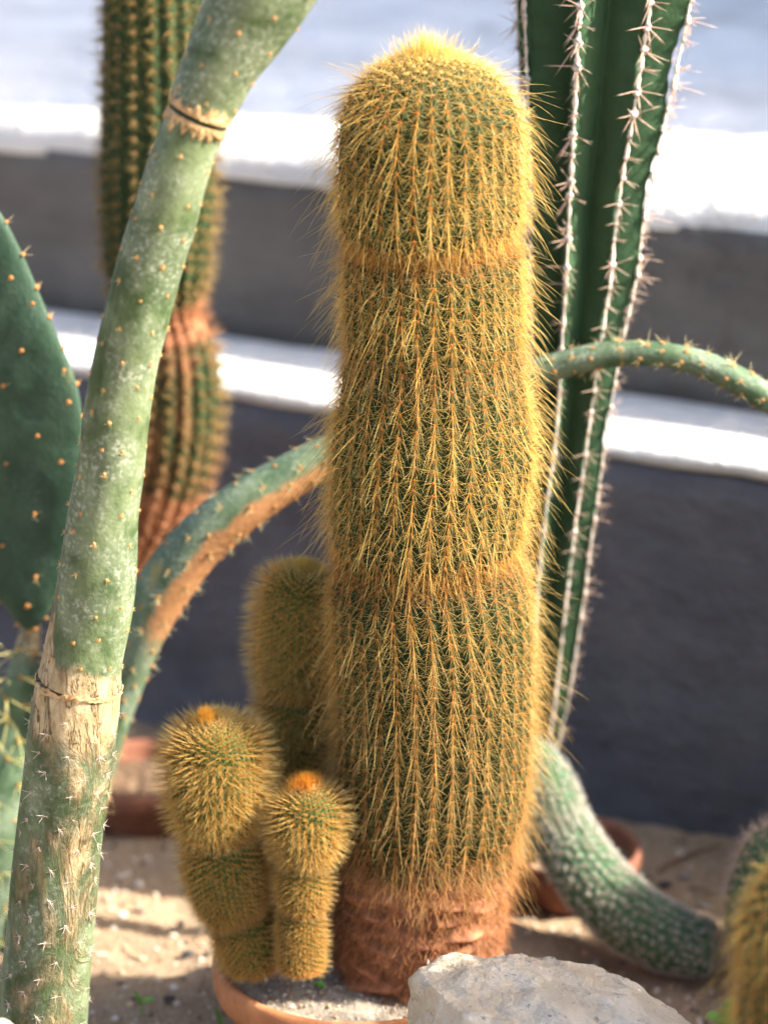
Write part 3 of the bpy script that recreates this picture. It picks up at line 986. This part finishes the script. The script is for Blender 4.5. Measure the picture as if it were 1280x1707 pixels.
# ------------------------------------------------------------------ arching stem behind the tall cactus
arch_pts = [(112, 1590, 0.11, 31.3), (125, 1480, 0.11, 29.4), (150, 1350, 0.11, 25.8), (182, 1240, 0.115, 23.9), (206, 1160, 0.12, 27.6), (228, 1080, 0.12, 36.8), (262, 1000, 0.12, 45.1), (322, 915, 0.12, 46.9), (402, 846, 0.12, 43.2), (500, 784, 0.125, 37.7), (600, 737, 0.13, 33.1), (720, 684, 0.13, 29.4), (830, 642, 0.125, 25.8), (920, 613, 0.12, 23.0), (1000, 593, 0.115, 22.1), (1080, 589, 0.11, 21.2), (1160, 603, 0.105, 21.2), (1230, 634, 0.1, 22.1), (1290, 672, 0.095, 23.0), (1380, 750, 0.085, 23.0), (1470, 850, 0.08, 22.1), (1520, 930, 0.075, 18.4)]
arch = thing("arching_cactus", P(112, 1590, .11), "long arching blue-green stem with orange areoles passing behind the tallest cactus", "cactus")
s_ar = Stem(arch_pts, n=620, dome=.006)
lm4 = lump(21, .035)
lax = lambda x: float(np.interp(x, [p_[0] for p_ in arch_pts], np.interp(s_ar.T0, s_ar.t, s_ar.l)))
def scar_f(TH, LL):
    t_ = wrap(TH)
    # lower flank: the side of the section pointing right/down
    dn = np.cos(t_ - 1.25)
    w_ = np.exp(-((LL - lax(380)) / .10)**4)
    return 1.05 * w_ * np.clip(dn * 1.5 + .1, -.2, 1) 
s_ar.mesh("stem", M['arch'], arch, 96, lm4, {'cork': lambda TH, LL: np.clip(1.1 - LL / (lax(215) + .005), -.6, .8), 'scar': scar_f})
place_areoles(arch, s_ar, cells(s_ar, lax(150), s_ar.len - .01, .0120, 6, 11, .25), arch_are, seed=6, rmod=lm4, smin=.75, smax=1.15)

# ------------------------------------------------------------------ spiny column behind, left
YB = .28
bk_pts = [(112, 1400, YB, 50), (130, 1250, YB, 52), (160, 1100, YB, 54), (196, 980, YB, 58), (228, 905, YB, 62), (256, 840, YB, 72), (276, 760, YB, 80), (286, 680, YB, 82), (287, 610, YB, 77), (284, 565, YB, 68), (280, 540, YB, 58), (272, 515, YB, 62), (264, 470, YB, 80), (262, 400, YB, 90), (264, 300, YB, 95), (262, 200, YB, 92), (260, 100, YB, 88), (258, 0, YB, 86), (256, -120, YB, 84), (255, -240, YB, 80)]
back = thing("spiny_column_cactus", P(112, 1400, YB), "ribbed green column with brown pinched waist and golden spines, behind the jointed stem", "cactus")
s_bk = Stem(bk_pts, n=520, dome=.025)
lb = lambda y: float(np.interp(-y, [-p_[1] for p_ in bk_pts], np.interp(s_bk.T0, s_bk.t, s_bk.l)))
NR = 18
s_bk.mesh("body", M['back_body'], back, NR * 8, lambda TH, LL, RR: 1 - .10 * (1 - np.abs(np.cos(TH * NR / 2))**1.2),
          {'cork': lambda TH, LL: np.clip((lb(800) - LL) / .02, 0, 1) + .42 * np.clip((lb(560) - LL) / .01, 0, 1) + 1.2 * np.exp(-((LL - lb(535)) / .011)**2)})
rng = np.random.RandomState(77)
lv = np.arange(.02, s_bk.len - .004, .0088)
LL, KK = np.meshgrid(lv, np.arange(NR), indexing='ij')
LL = LL + .0088 * ((KK * .618) % 1.0)
TH = (KK * 2 * math.pi / NR).ravel(); LL = np.minimum(LL.ravel(), s_bk.len - .004) + rng.normal(0, .0006, TH.size)
p_, nor, up, side, R, E = s_bk.frame(LL, TH)
brown = np.clip(np.clip((lb(690) - LL) / .05, 0, 1) + 1.2 * np.exp(-((LL - lb(540)) / .016)**2), 0, 1)
V, F, C = blobs(p_, np.full(len(p_), .0015), lerp(A(.42, .22, .09), A(.55, .27, .14), brown))
mesh_np("areoles", V, F, M['pale_spine'], back, col=C, kind='stuff')
ns = 18
rep = lambda X: np.repeat(X, ns, axis=0)
nn_ = len(p_) * ns
d = rep(nor) * rng.uniform(.4, 1, nn_)[:, None] + rng.normal(0, .55, (nn_, 3))
c = lerp(A(.44, .32, .12), A(.56, .29, .14), rep(brown)) * rng.uniform(.8, 1.2, (nn_, 1))
g = spine_geo(rep(p_), d, rng.normal(0, .05, (nn_, 3)), rng.uniform(.5, 1.1, nn_) * .0105, np.full(nn_, .00019), 2, c * .85, c, np.clip(c * 1.15, 0, .95))
mesh_np("spines", *g[:2], M['spine'], back, col=np.clip(g[2], 0, .95), kind='stuff')

# ------------------------------------------------------------------ tall ribbed cactus with white-felted ribs, right
YR = .16
rb_pts = [(880, 1425, .19, 30), (888, 1330, .185, 34), (893, 1240, .18, 38), (900, 1150, .175, 50), (910, 1000, .17, 63), (925, 850, .165, 68), (945, 700, .16, 70), (957, 560, .16, 82), (967, 450, .16, 96), (975, 330, .16, 104), (988, 180, .16, 124), (1003, 0, .16, 148), (1015, -130, .16, 158), (1025, -260, .16, 150)]
ribc = thing("ribbed_cactus", P(880, 1425, .19), "dark green tall ribbed cactus with white-felted rib edges, right of the tallest one", "cactus")
s_rb = Stem(rb_pts, n=420, dome=.05)
NB_, OFF = 8, .47
def rib7(TH, LL, RR):
    q = np.abs(((TH - OFF) * NB_ / (2 * math.pi) + .5) % 1 - .5) * 2        # 0 on the ridge, 1 in the valley
    return 1 - .54 * q**.85 * (1 - .12 * q) - (1 - q) * (.02 * (.5 + .5 * np.cos(LL / .0125 * 6.283)) + .035 * np.sin(LL * 85 + np.round(TH * 1.1) * 2.3)) + .02 * np.sin(LL * 40 + TH * 3)
s_rb.mesh("body", M['rib_body'], ribc, NB_ * 22, rib7, {'cork': lambda TH, LL: .02 + .10 * np.sin(LL * 60 + TH * 2)})
rng = np.random.RandomState(91)
def ridge(k):
    th = OFF + k * 2 * math.pi / NB_
    l = np.linspace(.003, s_rb.len - .02, 260)
    p, nor, up, side, R, E = s_rb.frame(l, np.full(260, th))
    rr = .00075 * (.3 + .65 * np.clip(R / .03, 0, 1.4)) * (1 + .35 * np.cos(l / .0125 * 6.283)) * (.3 + .8 * rng.uniform(size=260))
    ang = np.linspace(0, 6.283, 7)[:-1]
    V = (p[:, None] + nor[:, None] * 0 + (side[:, None] * np.cos(ang)[None, :, None] * 1.5 + nor[:, None] * np.sin(ang)[None, :, None]) * rr[:, None, None]).reshape(-1, 3)
    i, j = np.meshgrid(np.arange(259), np.arange(6), indexing='ij')
    a = i * 6 + j; b = i * 6 + (j + 1) % 6
    mesh_np("rib_felt", V, [np.stack([a, b, b + 6, a + 6], -1).reshape(-1, 4)], M['areole_pale'], ribc)
rib_are = [areole_mesh("areole", M['pale_spine'], .0020, 8, .0125, .00030, A(.50, .30, .22), A(.76, .60, .50), 100 + s, spread=.8, nglo=0, gcol=A(.78, .73, .66)) for s in range(5)]
for k in range(NB_):
    ridge(k)
    th = (OFF + k * 2 * math.pi / NB_ + math.pi) % (2 * math.pi) - math.pi
    if abs(th) > 2.2:
        continue
    ll = np.arange(.02, s_rb.len - .03, .0125) + rng.normal(0, .0016, len(np.arange(.02, s_rb.len - .03, .0125)))
    p, nor, up, side, R, E = s_rb.frame(ll, np.full(len(ll), th))
    for i_ in range(len(ll)):
        m_ = Matrix((side[i_], up[i_], nor[i_])).transposed()
        copy_part("areole", rib_are[rng.randint(5)], ribc, p[i_], m_, float(np.clip(R[i_] / .030, .5, 1.25) * rng.uniform(.55, 1.3)))

# pot the ribbed cactus stands in
b0 = G(957, 1500)
pc2 = (float(P(955, 1405, .185)[0]), .187, 0)
bp = thing("clay_pot", (pc2[0], pc2[1], 0), "dark reddish clay pot behind the tallest cactus by the wall", "pot")
HR = .033
lathe("pot_wall", [(.030, 0.001), (.031, .002), (.0385, HR - .010)], pc2, M['old_clay'], bp, wob=.0015)
lathe("rim", [(.0375, HR - .013), (.0418, HR - .011), (.0425, HR - .002), (.041, HR), (.0385, HR - .0008), (.0375, HR - .004), (.0355, HR - .02), (.03, HR - .022)], pc2, M['old_clay'], bp, wob=.0015)
soil_disc("soil", (pc2[0], pc2[1], HR - .012), .037, M['sand'], bp, seed=9)
# low old clay pot at the left
q0 = G(232, 1400)
lp = thing("clay_saucer", (q0[0], q0[1] + .034, 0), "low dusty brown clay pot on the sand behind the jointed stem", "pot")
lc = (float(q0[0]), float(q0[1] + .036), 0)
lathe("pot_wall", [(.036, .0005), (.038, .002), (.0435, .020)], lc, M['old_clay'], lp, wob=.0015)
lathe("rim", [(.0425, .018), (.0465, .019), (.0472, .031), (.0455, .034), (.043, .033), (.0415, .028), (.039, .012), (.0, .011)], lc, M['old_clay'], lp, wob=.0012)

soil_disc("soil", (lc[0], lc[1], .022), .040, M['debris'], lp, seed=4)

# ------------------------------------------------------------------ trailing white-spined cactus
tr_pts = [(800, 1530, 0.165, 37.4), (806, 1440, 0.17, 43.1), (820, 1330, 0.17, 46.8), (856, 1262, 0.165, 46.8), (900, 1300, 0.155, 48.7), (935, 1385, 0.14, 52.4), (985, 1465, 0.115, 56.2), (1045, 1525, 0.1, 58.0), (1105, 1560, 0.09, 56.2), (1158, 1577, 0.085, 50.5), (1205, 1587, 0.08, 46.8)]
trail = thing("trailing_cactus", P(800, 1530, .165), "white-spined cylindrical cactus curving down to rest on the sand, lower right", "cactus")
s_tr = Stem(tr_pts, n=420, dome=.014)
NT = 22
s_tr.mesh("body", M['trail_body'], trail, NT * 6, lambda TH, LL, RR: 1 - .07 * (1 - np.abs(np.cos(TH * NT / 2))), {'cork': lambda TH, LL: np.clip(1 - LL / .05, -.3, 1) + .8 * np.clip((LL - s_tr.len + .008) / .01, 0, 1)})
rng = np.random.RandomState(101)
lv = np.arange(.01, s_tr.len - .002, .0054)
LL, KK = np.meshgrid(lv, np.arange(NT), indexing='ij')
LL = LL + .0027 * (KK % 2)
TH = (KK * 2 * math.pi / NT).ravel(); TH = TH + rng.normal(0, .05, TH.size); LL = np.minimum(LL.ravel() + rng.normal(0, .0008, TH.size), s_tr.len - .001)
p_, nor, up, side, R, E = s_tr.frame(LL, TH)
V, F, C = blobs(p_ + nor * .0006, np.full(len(p_), .00105), lerp(A(.5, .42, .34), A(.24, .10, .05), (rng.uniform(size=len(p_)) < .55).astype(float)))
mesh_np("areoles", V, F, M['pale_spine'], trail, col=C, kind='stuff')
ns = 11
rep = lambda X: np.repeat(X, ns, axis=0)
nn_ = len(p_) * ns
ang = (np.linspace(0, 6.283, ns, endpoint=False)[None] + rng.uniform(-.2, .2, (len(p_), ns))).ravel()
d = rep(side) * np.cos(ang)[:, None] + rep(up) * np.sin(ang)[:, None] + rep(nor) * rng.uniform(.3, 1.3, nn_)[:, None]
c = A(.72, .71, .64) * rng.uniform(.6, 1.1, (nn_, 1))
g = spine_geo(rep(p_), d, rng.normal(0, .06, (nn_, 3)), rng.uniform(.6, 1.1, nn_) * .0054, np.full(nn_, .00021), 2, c * A(.9, .8, .7), c, c)
mesh_np("spines", *g[:2], M['pale_spine'], trail, col=np.clip(g[2], 0, .95), kind='stuff')

# ------------------------------------------------------------------ short spiny cactus at the right edge
sp_pts = [(1268, 1610, .07, 48), (1270, 1570, .07, 62), (1282, 1520, .07, 76), (1298, 1465, .07, 76), (1312, 1415, .07, 68), (1322, 1380, .07, 56)]
shc = thing("barrel_cactus", P(1285, 1600, .07), "green cactus with pinkish tangled spines at the right edge, behind the amber one", "cactus")
s_sh = Stem(sp_pts, n=200, dome=.018)
s_sh.mesh("body", M['trail_body'], shc, 14 * 8, lambda TH, LL, RR: 1 - .14 * (1 - np.abs(np.cos(TH * 7))), {'cork': lambda TH, LL: np.clip(1.2 - LL / .016, -.4, 1)})
rng = np.random.RandomState(111)
LL, KK = np.meshgrid(np.arange(.012, s_sh.len - .003, .0075), np.arange(14), indexing='ij')
p_, nor, up, side, R, E = s_sh.frame(LL.ravel(), (KK * 2 * math.pi / 14).ravel())
V, F, C = blobs(p_, np.full(len(p_), .0014), A(.5, .3, .2))
mesh_np("areoles", V, F, M['pale_spine'], shc, col=C, kind='stuff')
ns = 12
rep = lambda X: np.repeat(X, ns, axis=0)
nn_ = len(p_) * ns
d = rep(nor) * .7 + rng.normal(0, .6, (nn_, 3))
c = A(.72, .56, .44) * rng.uniform(.7, 1.15, (nn_, 1))
g = spine_geo(rep(p_), d, rng.normal(0, .12, (nn_, 3)), rng.uniform(.5, 1.1, nn_) * .011, np.full(nn_, .0002), 3, c * .8, c, c)
mesh_np("spines", *g[:2], M['pale_spine'], shc, col=np.clip(g[2], 0, .95), kind='stuff')

# ------------------------------------------------------------------ stones
def rock(name, pts, label, mat, sub=4, amp=.004, seed=1, bevel=.004, cat="rock", scale_n=28):
    bm = bmesh.new()
    for p in pts:
        bm.verts.new(p)
    bmesh.ops.convex_hull(bm, input=bm.verts)
    for v in [v for v in bm.verts if not v.link_faces]:
        bm.verts.remove(v)
    bmesh.ops.triangulate(bm, faces=bm.faces)
    for _ in range(sub):
        le = [e for e in bm.edges if e.calc_length() > .0032]
        if not le or len(bm.verts) > 60000:
            break
        bmesh.ops.subdivide_edges(bm, edges=le, cuts=1)
        bmesh.ops.triangulate(bm, faces=bm.faces)
    for _ in range(max(2, int(bevel / .0008))):
        bmesh.ops.smooth_vert(bm, verts=bm.verts, factor=.5, use_axis_x=True, use_axis_y=True, use_axis_z=True)
    bm.normal_update()
    off = Vector((seed * 3.1, seed * 1.7, 0))
    for v in bm.verts:
        h = mnoise.fractal(v.co * scale_n + off, .9, 2, 6)
        h2 = mnoise.ridged_multi_fractal(v.co * scale_n * .8 + off, .9, 2, 4, 1, 2)
        v.co += v.normal * (amp * h - amp * .35 * h2)
    c = sum((v.co for v in bm.verts), Vector()) / len(bm.verts)
    zmin = min(v.co.z for v in bm.verts)
    o_ = Vector((c.x, c.y, zmin))
    for v in bm.verts:
        v.co -= o_
    me = bpy.data.meshes.new(name)
    bm.to_mesh(me); bm.free()
    me.polygons.foreach_set("use_smooth", np.ones(len(me.polygons), bool))
    me.materials.append(mat)
    o = bpy.data.objects.new(name, me)
    o.location = o_
    sc.collection.objects.link(o)
    return tag(o, label, cat)

rk = [P(676, 1632, -.105), P(694, 1606, -.10), P(745, 1594, -.10), P(845, 1582, -.095), P(922, 1583, -.095), P(990, 1600, -.095), P(1055, 1638, -.10), P(1105, 1664, -.11), P(1150, 1695, -.13), P(1185, 1730, -.15),
      P(715, 1640, -.135), P(770, 1690, -.17), P(800, 1725, -.19), P(930, 1790, -.22), P(1150, 1800, -.22),
      A(.012, -.10, .0), A(.008, -.13, .03), A(.022, -.19, .0), A(.05, -.25, .0), A(.17, -.26, 0), A(.20, -.17, 0), A(.16, -.09, 0), A(.05, -.092, 0)]
rock("granite_rock", rk, "large pale granite rock in front of the terracotta pot", M['granite'], 6, .0042, 3, .0012, scale_n=40)
rock("stone", [P(-40, 1700, -.2), P(10, 1690, -.2), P(34, 1706, -.205), P(40, 1740, -.21), A(-.13, -.19, .02), A(-.2, -.19, .02), A(-.2, -.27, 0.0), A(-.12, -.27, 0), A(-.10, -.2, 0), P(-40, 1720, -.26)],
     "grey stone corner at the bottom left, before the jointed stem", M['granite'], 4, .0015, 6, .003)

def pebble(px, py, z, r, mat, label, seed, flat=.6, cat="stone", parent_z=None, name="stone"):
    c = G(px, py, z)
    rs = np.random.RandomState(seed)
    pts = nrm(rs.normal(size=(16, 3))) * A(1, .8, flat) * r
    pts[:, 2] -= pts[:, 2].min()
    zz = z if parent_z is not None else float(ground_z(c[0], c[1])[0])
    return rock(name, pts + A(c[0], c[1], zz - r * .08), label, mat, 2, r * .10, seed, r * .10, cat, 60)
pebble(412, 1622, SOIL, .0115, M['dark_stone'], "dark flat stone lying on the soil inside the terracotta pot", 5, .5, parent_z=1)
pebble(1140, 1470, 0, .0062, M['grey_stone'], "small pale stone on the dark ground near the wall foot", 6)
pebble(1172, 1516, 0, .0066, M['grey_stone'], "small pinkish stone beside the trailing cactus tip", 7)
pebble(1108, 1482, 0, .006, M['dark_stone'], "small dark stone above the trailing cactus", 8)
pebble(312, 1596, 0, .0055, M['dark_stone'], "small dark pebble on the sand left of the pot", 9)
pebble(346, 1600, 0, .0040, M['dark_stone'], "tiny dark pebble against the side of the terracotta pot", 10)
pebble(284, 1680, 0, .0050, M['dark_stone'], "small dark pebble on the sand near the two-leaf seedling", 12)
pebble(302, 1535, 0, .0045, M['dark_stone'], "tiny dark pebble on the shaded sand behind the light strip", 13)

# gravel: uncountable grit on the sand
rng = np.random.RandomState(5)
n = 11000
x = rng.uniform(-.32, .36, n); y = rng.uniform(-.22, .42, n)
ok = y < .267 - (x - .199) * math.tan(WYAW) - .005
ok &= (x - pc[0])**2 + y**2 > (PR + .001)**2
x, y = x[ok], y[ok]; n = len(x)
r = .0006 + .0021 * rng.uniform(size=n)**3
z = ground_z(x, y) + r * .2
ICO = bmesh.new(); bmesh.ops.create_icosphere(ICO, subdivisions=1, radius=1)
iv = np.array([v.co[:] for v in ICO.verts]); ifc = np.array([[v.index for v in f.verts] for f in ICO.faces]); ICO.free()
def gravel(name, x, y, z, r, parent=None):
    n = len(x)
    V = iv[None] * (1 + rng.uniform(-.3, .3, (n, len(iv), 1))) * (r[:, None, None] * rng.uniform(.6, 1.25, (n, 1, 3)))
    V = V + np.stack([x, y, z], 1)[:, None]
    F = (np.arange(n)[:, None, None] * len(iv) + ifc[None]).reshape(-1, 3)
    pal = np.array([[.42, .30, .20], [.52, .42, .32], [.30, .20, .13], [.14, .10, .08], [.62, .56, .50], [.40, .24, .16]])
    C = np.repeat(pal[rng.choice(6, n, p=[.28, .25, .16, .13, .13, .05])] * rng.uniform(.8, 1.2, (n, 1)), len(iv), axis=0)
    o = mesh_np(name, V.reshape(-1, 3), [F], M['gravel'], parent, col=C, smooth=False)
    o['kind'] = 'stuff'
    return o
kk = NB("gravel"); kk.base(kk.attr("Col").outputs["Color"]); kk.rough(.9, .2); M['gravel'] = kk.m
gr = gravel("gravel", x, y, z, r)
gr['label'] = "fine mixed grit and gravel scattered over the sand"
gr['category'] = "gravel"
n = 1100
th = rng.uniform(0, 6.283, n); q = np.sqrt(rng.uniform(size=n)) * (PR - .009)
r = .0005 + .0010 * rng.uniform(size=n)**2
gravel("grit", pc[0] + q * np.cos(th), q * np.sin(th), np.full(n, SOIL + .0006), r, pot)

# dry litter along the foot of the wall: twigs
for k_, (x0, y0, x1, y1, rr_) in enumerate([(1095, 1452, 1205, 1408, .0016), (1150, 1480, 1200, 1505, .0009), (330, 1655, 350, 1600, .00035)]):
    a_, b_ = G(x0, y0, .003), G(x1, y1, .004)
    s_ = Stem([(*a_, rr_), (*((a_ * .6 + b_ * .4) + A(.001, .002, .002)), rr_ * .9), (*b_, rr_ * .4)], n=30, world=True)
    o = s_.mesh("twig", M['twig'], None, 10, lump(k_ + 1, .15))
    tag(o, ["thick dry twig lying at the foot of the wall", "short dry twig beside the trailing cactus", "thin dry stalk leaning on the terracotta pot"][k_], "twig")

# ------------------------------------------------------------------ seedlings
def leaf(parent, base, d, upv, L, W, mat, curl=.25, round_=False):
    d = nrm(np.asarray(d, float)); s = nrm(np.cross(d, upv)); u = np.cross(s, d)
    V = []
    ks = np.linspace(0, 1, 9)
    for t in ks:
        w_ = W * (math.sin(math.pi * min(1, t * (.98 if round_ else .96) + .02))**(.5 if round_ else .8)) * (1 if round_ else (1.25 - .6 * t))
        c = base + d * L * t + u * (curl * L * (t - t * t * 1.6))
        for sg, h in ((-1, .18), (-.5, .05), (0, 0), (.5, .05), (1, .18)):
            V.append(c + s * w_ * sg + u * w_ * h)
    V = np.array(V)
    V2 = np.concatenate([V, V - u * .00025])
    i, j = np.meshgrid(np.arange(8), np.arange(4), indexing='ij')
    a = i * 5 + j
    F = np.stack([a, a + 1, a + 6, a + 5], -1).reshape(-1, 4)
    return mesh_np("leaf", V2, [F, F[:, ::-1] + 45], mat, parent)

def seedling(px, py, z, h, leaves, label, mat, stem_r=.0005, round_=False, group=None, zabs=None):
    b = G(px, py, z)
    if zabs is None:
        b[2] = float(ground_z(b[0], b[1])[0]) - .001
    else:
        b[2] = zabs - .001
    t = thing("seedling", b, label, "seedling", group)
    top = b + A(0, 0, h)
    s_ = Stem([(*b, stem_r), (*(b * .5 + top * .5 + A(.0006, 0, 0)), stem_r * .9), (*top, stem_r * .7)], n=16, world=True)
    s_.mesh("stalk", mat, t, 8)
    for (ax, ay, az, L, W, hh) in leaves:
        leaf(t, b + A(0, 0, h * hh), A(ax, ay, az), UP + A(.01, -.3, 0), L, W, mat, round_=round_)
    return t
seedling(236, 1700, 0, .0075, [(.8, -.1, .5, .0095, .0019, 1), (-.35, .1, .9, .0085, .0014, 1), (-.1, -.3, .9, .005, .0012, .9)], "two-leaf green seedling on the sand between the stem and the pot", M['leaf'])
seedling(372, 1722, 0, .004, [(-.22, 0, 1, .017, .0013, .5), (.6, -.2, .5, .007, .0012, 1), (-.9, -.2, .15, .012, .0013, .5)], "narrow-bladed green seedling in front of the terracotta pot wall", M['leaf'])
seedling(534, 1652, SOIL, .004, [(.8, -.2, .5, .004, .0012, 1), (-.7, -.2, .6, .0045, .0012, 1), (.1, .5, .8, .004, .0012, 1), (.3, -.8, .4, .0035, .001, .8)], "tiny green sprout on the soil inside the terracotta pot", M['leaf'], zabs=SOIL)
seedling(1208, 1712, 0, .010, [(-.9, -.2, .35, .012, .0042, .8), (.35, .1, 1, .012, .0042, 1), (.55, -.6, .2, .010, .0040, .8), (-.25, -.8, .1, .009, .0036, .7), (.8, .3, .4, .009, .0036, .8)], "round-leaved green weed on the sand at the lower right", M['clover'], round_=True)

# ------------------------------------------------------------------ unseen plants added beyond the right edge to throw shade into view
def copy_thing(root, loc, scale, rz, label, group):
    c = root.copy()
    sc.collection.objects.link(c)
    c.location = loc
    c.scale = (scale,) * 3
    c.rotation_euler = (0, 0, rz)
    c['label'] = label
    c['group'] = group
    for ch in root.children:
        k = ch.copy()
        sc.collection.objects.link(k)
        k.parent = c
        k.matrix_parent_inverse = ch.matrix_parent_inverse.copy()
    return c
GRP = "unseen plants added beyond the right edge for their shade"
copy_thing(shc, (.50, -.27, 0), 5.6, .6, "big unseen barrel cactus added at the right to shade the granite rock", GRP)  # enlarged copy out of view, added to keep sun off the rock
copy_thing(back, (.35, .148, 0), .85, .4, "unseen spiny column added at the right to shade the sand", GRP)  # out-of-view copy, added to shade the sand behind at the left
copy_thing(shc, (.43, .015, 0), 2.9, 2.0, "unseen barrel cactus added at the right to shade the ground by the trailing cactus", GRP)  # added out of view so the ground round the trailing cactus is shaded

# fallen spines and dry bits on the sand and the pot soil
rng = np.random.RandomState(66)
n = 420
x = rng.uniform(-.22, .28, n); y = rng.uniform(-.18, .30, n)
ok = ((x - pc[0])**2 + y**2 > (PR + .004)**2) & (y < .25 - (x - .199) * math.tan(WYAW))
x, y = x[ok], y[ok]; n = len(x)
a_ = rng.uniform(0, 6.283, n)
g = spine_geo(np.stack([x, y, ground_z(x, y) + .0012], 1), np.stack([np.cos(a_), np.sin(a_), rng.uniform(0, .15, n)], 1), rng.normal(0, .08, (n, 3)) * A(1, 1, .2),
              rng.uniform(.004, .014, n), rng.uniform(.00015, .0004, n), 3, A(.30, .20, .1), A(.42, .30, .15) * rng.uniform(.4, 1.3, (n, 1)), A(.4, .28, .15))
o = mesh_np("plant_litter", *g[:2], M['pale_spine'], None, col=np.clip(g[2], 0, .9), kind='stuff')
o['label'] = "fallen spines and dry plant bits on the sand"
o['category'] = "litter"

# unseen wall added beyond the right edge to shade the back of the terrace
gw = thing("shade_wall", (.93, 1.3, Z2), "unseen white wall added beyond the right edge to shade the terrace", "wall")
def block(name, x0, x1, y0, y1, z0, z1, mat, parent):
    bm = bmesh.new()
    bmesh.ops.create_cube(bm, size=1)
    for v in bm.verts:
        v.co = Vector(((x0 + x1) / 2 + v.co.x * (x1 - x0), (y0 + y1) / 2 + v.co.y * (y1 - y0), (z0 + z1) / 2 + v.co.z * (z1 - z0)))
    bmesh.ops.bevel(bm, geom=list(bm.edges), offset=.006, segments=2, affect='EDGES')
    me = bpy.data.meshes.new(name); bm.to_mesh(me); bm.free()
    me.materials.append(mat)
    return link(bpy.data.objects.new(name, me), parent)
block("shade_panel", .86, 1.00, .43, 2.1, Z2 - .02, 1.38, M['white'], gw)
block("shade_coping", .84, 1.02, .41, 2.12, 1.381, 1.42, M['white'], gw)
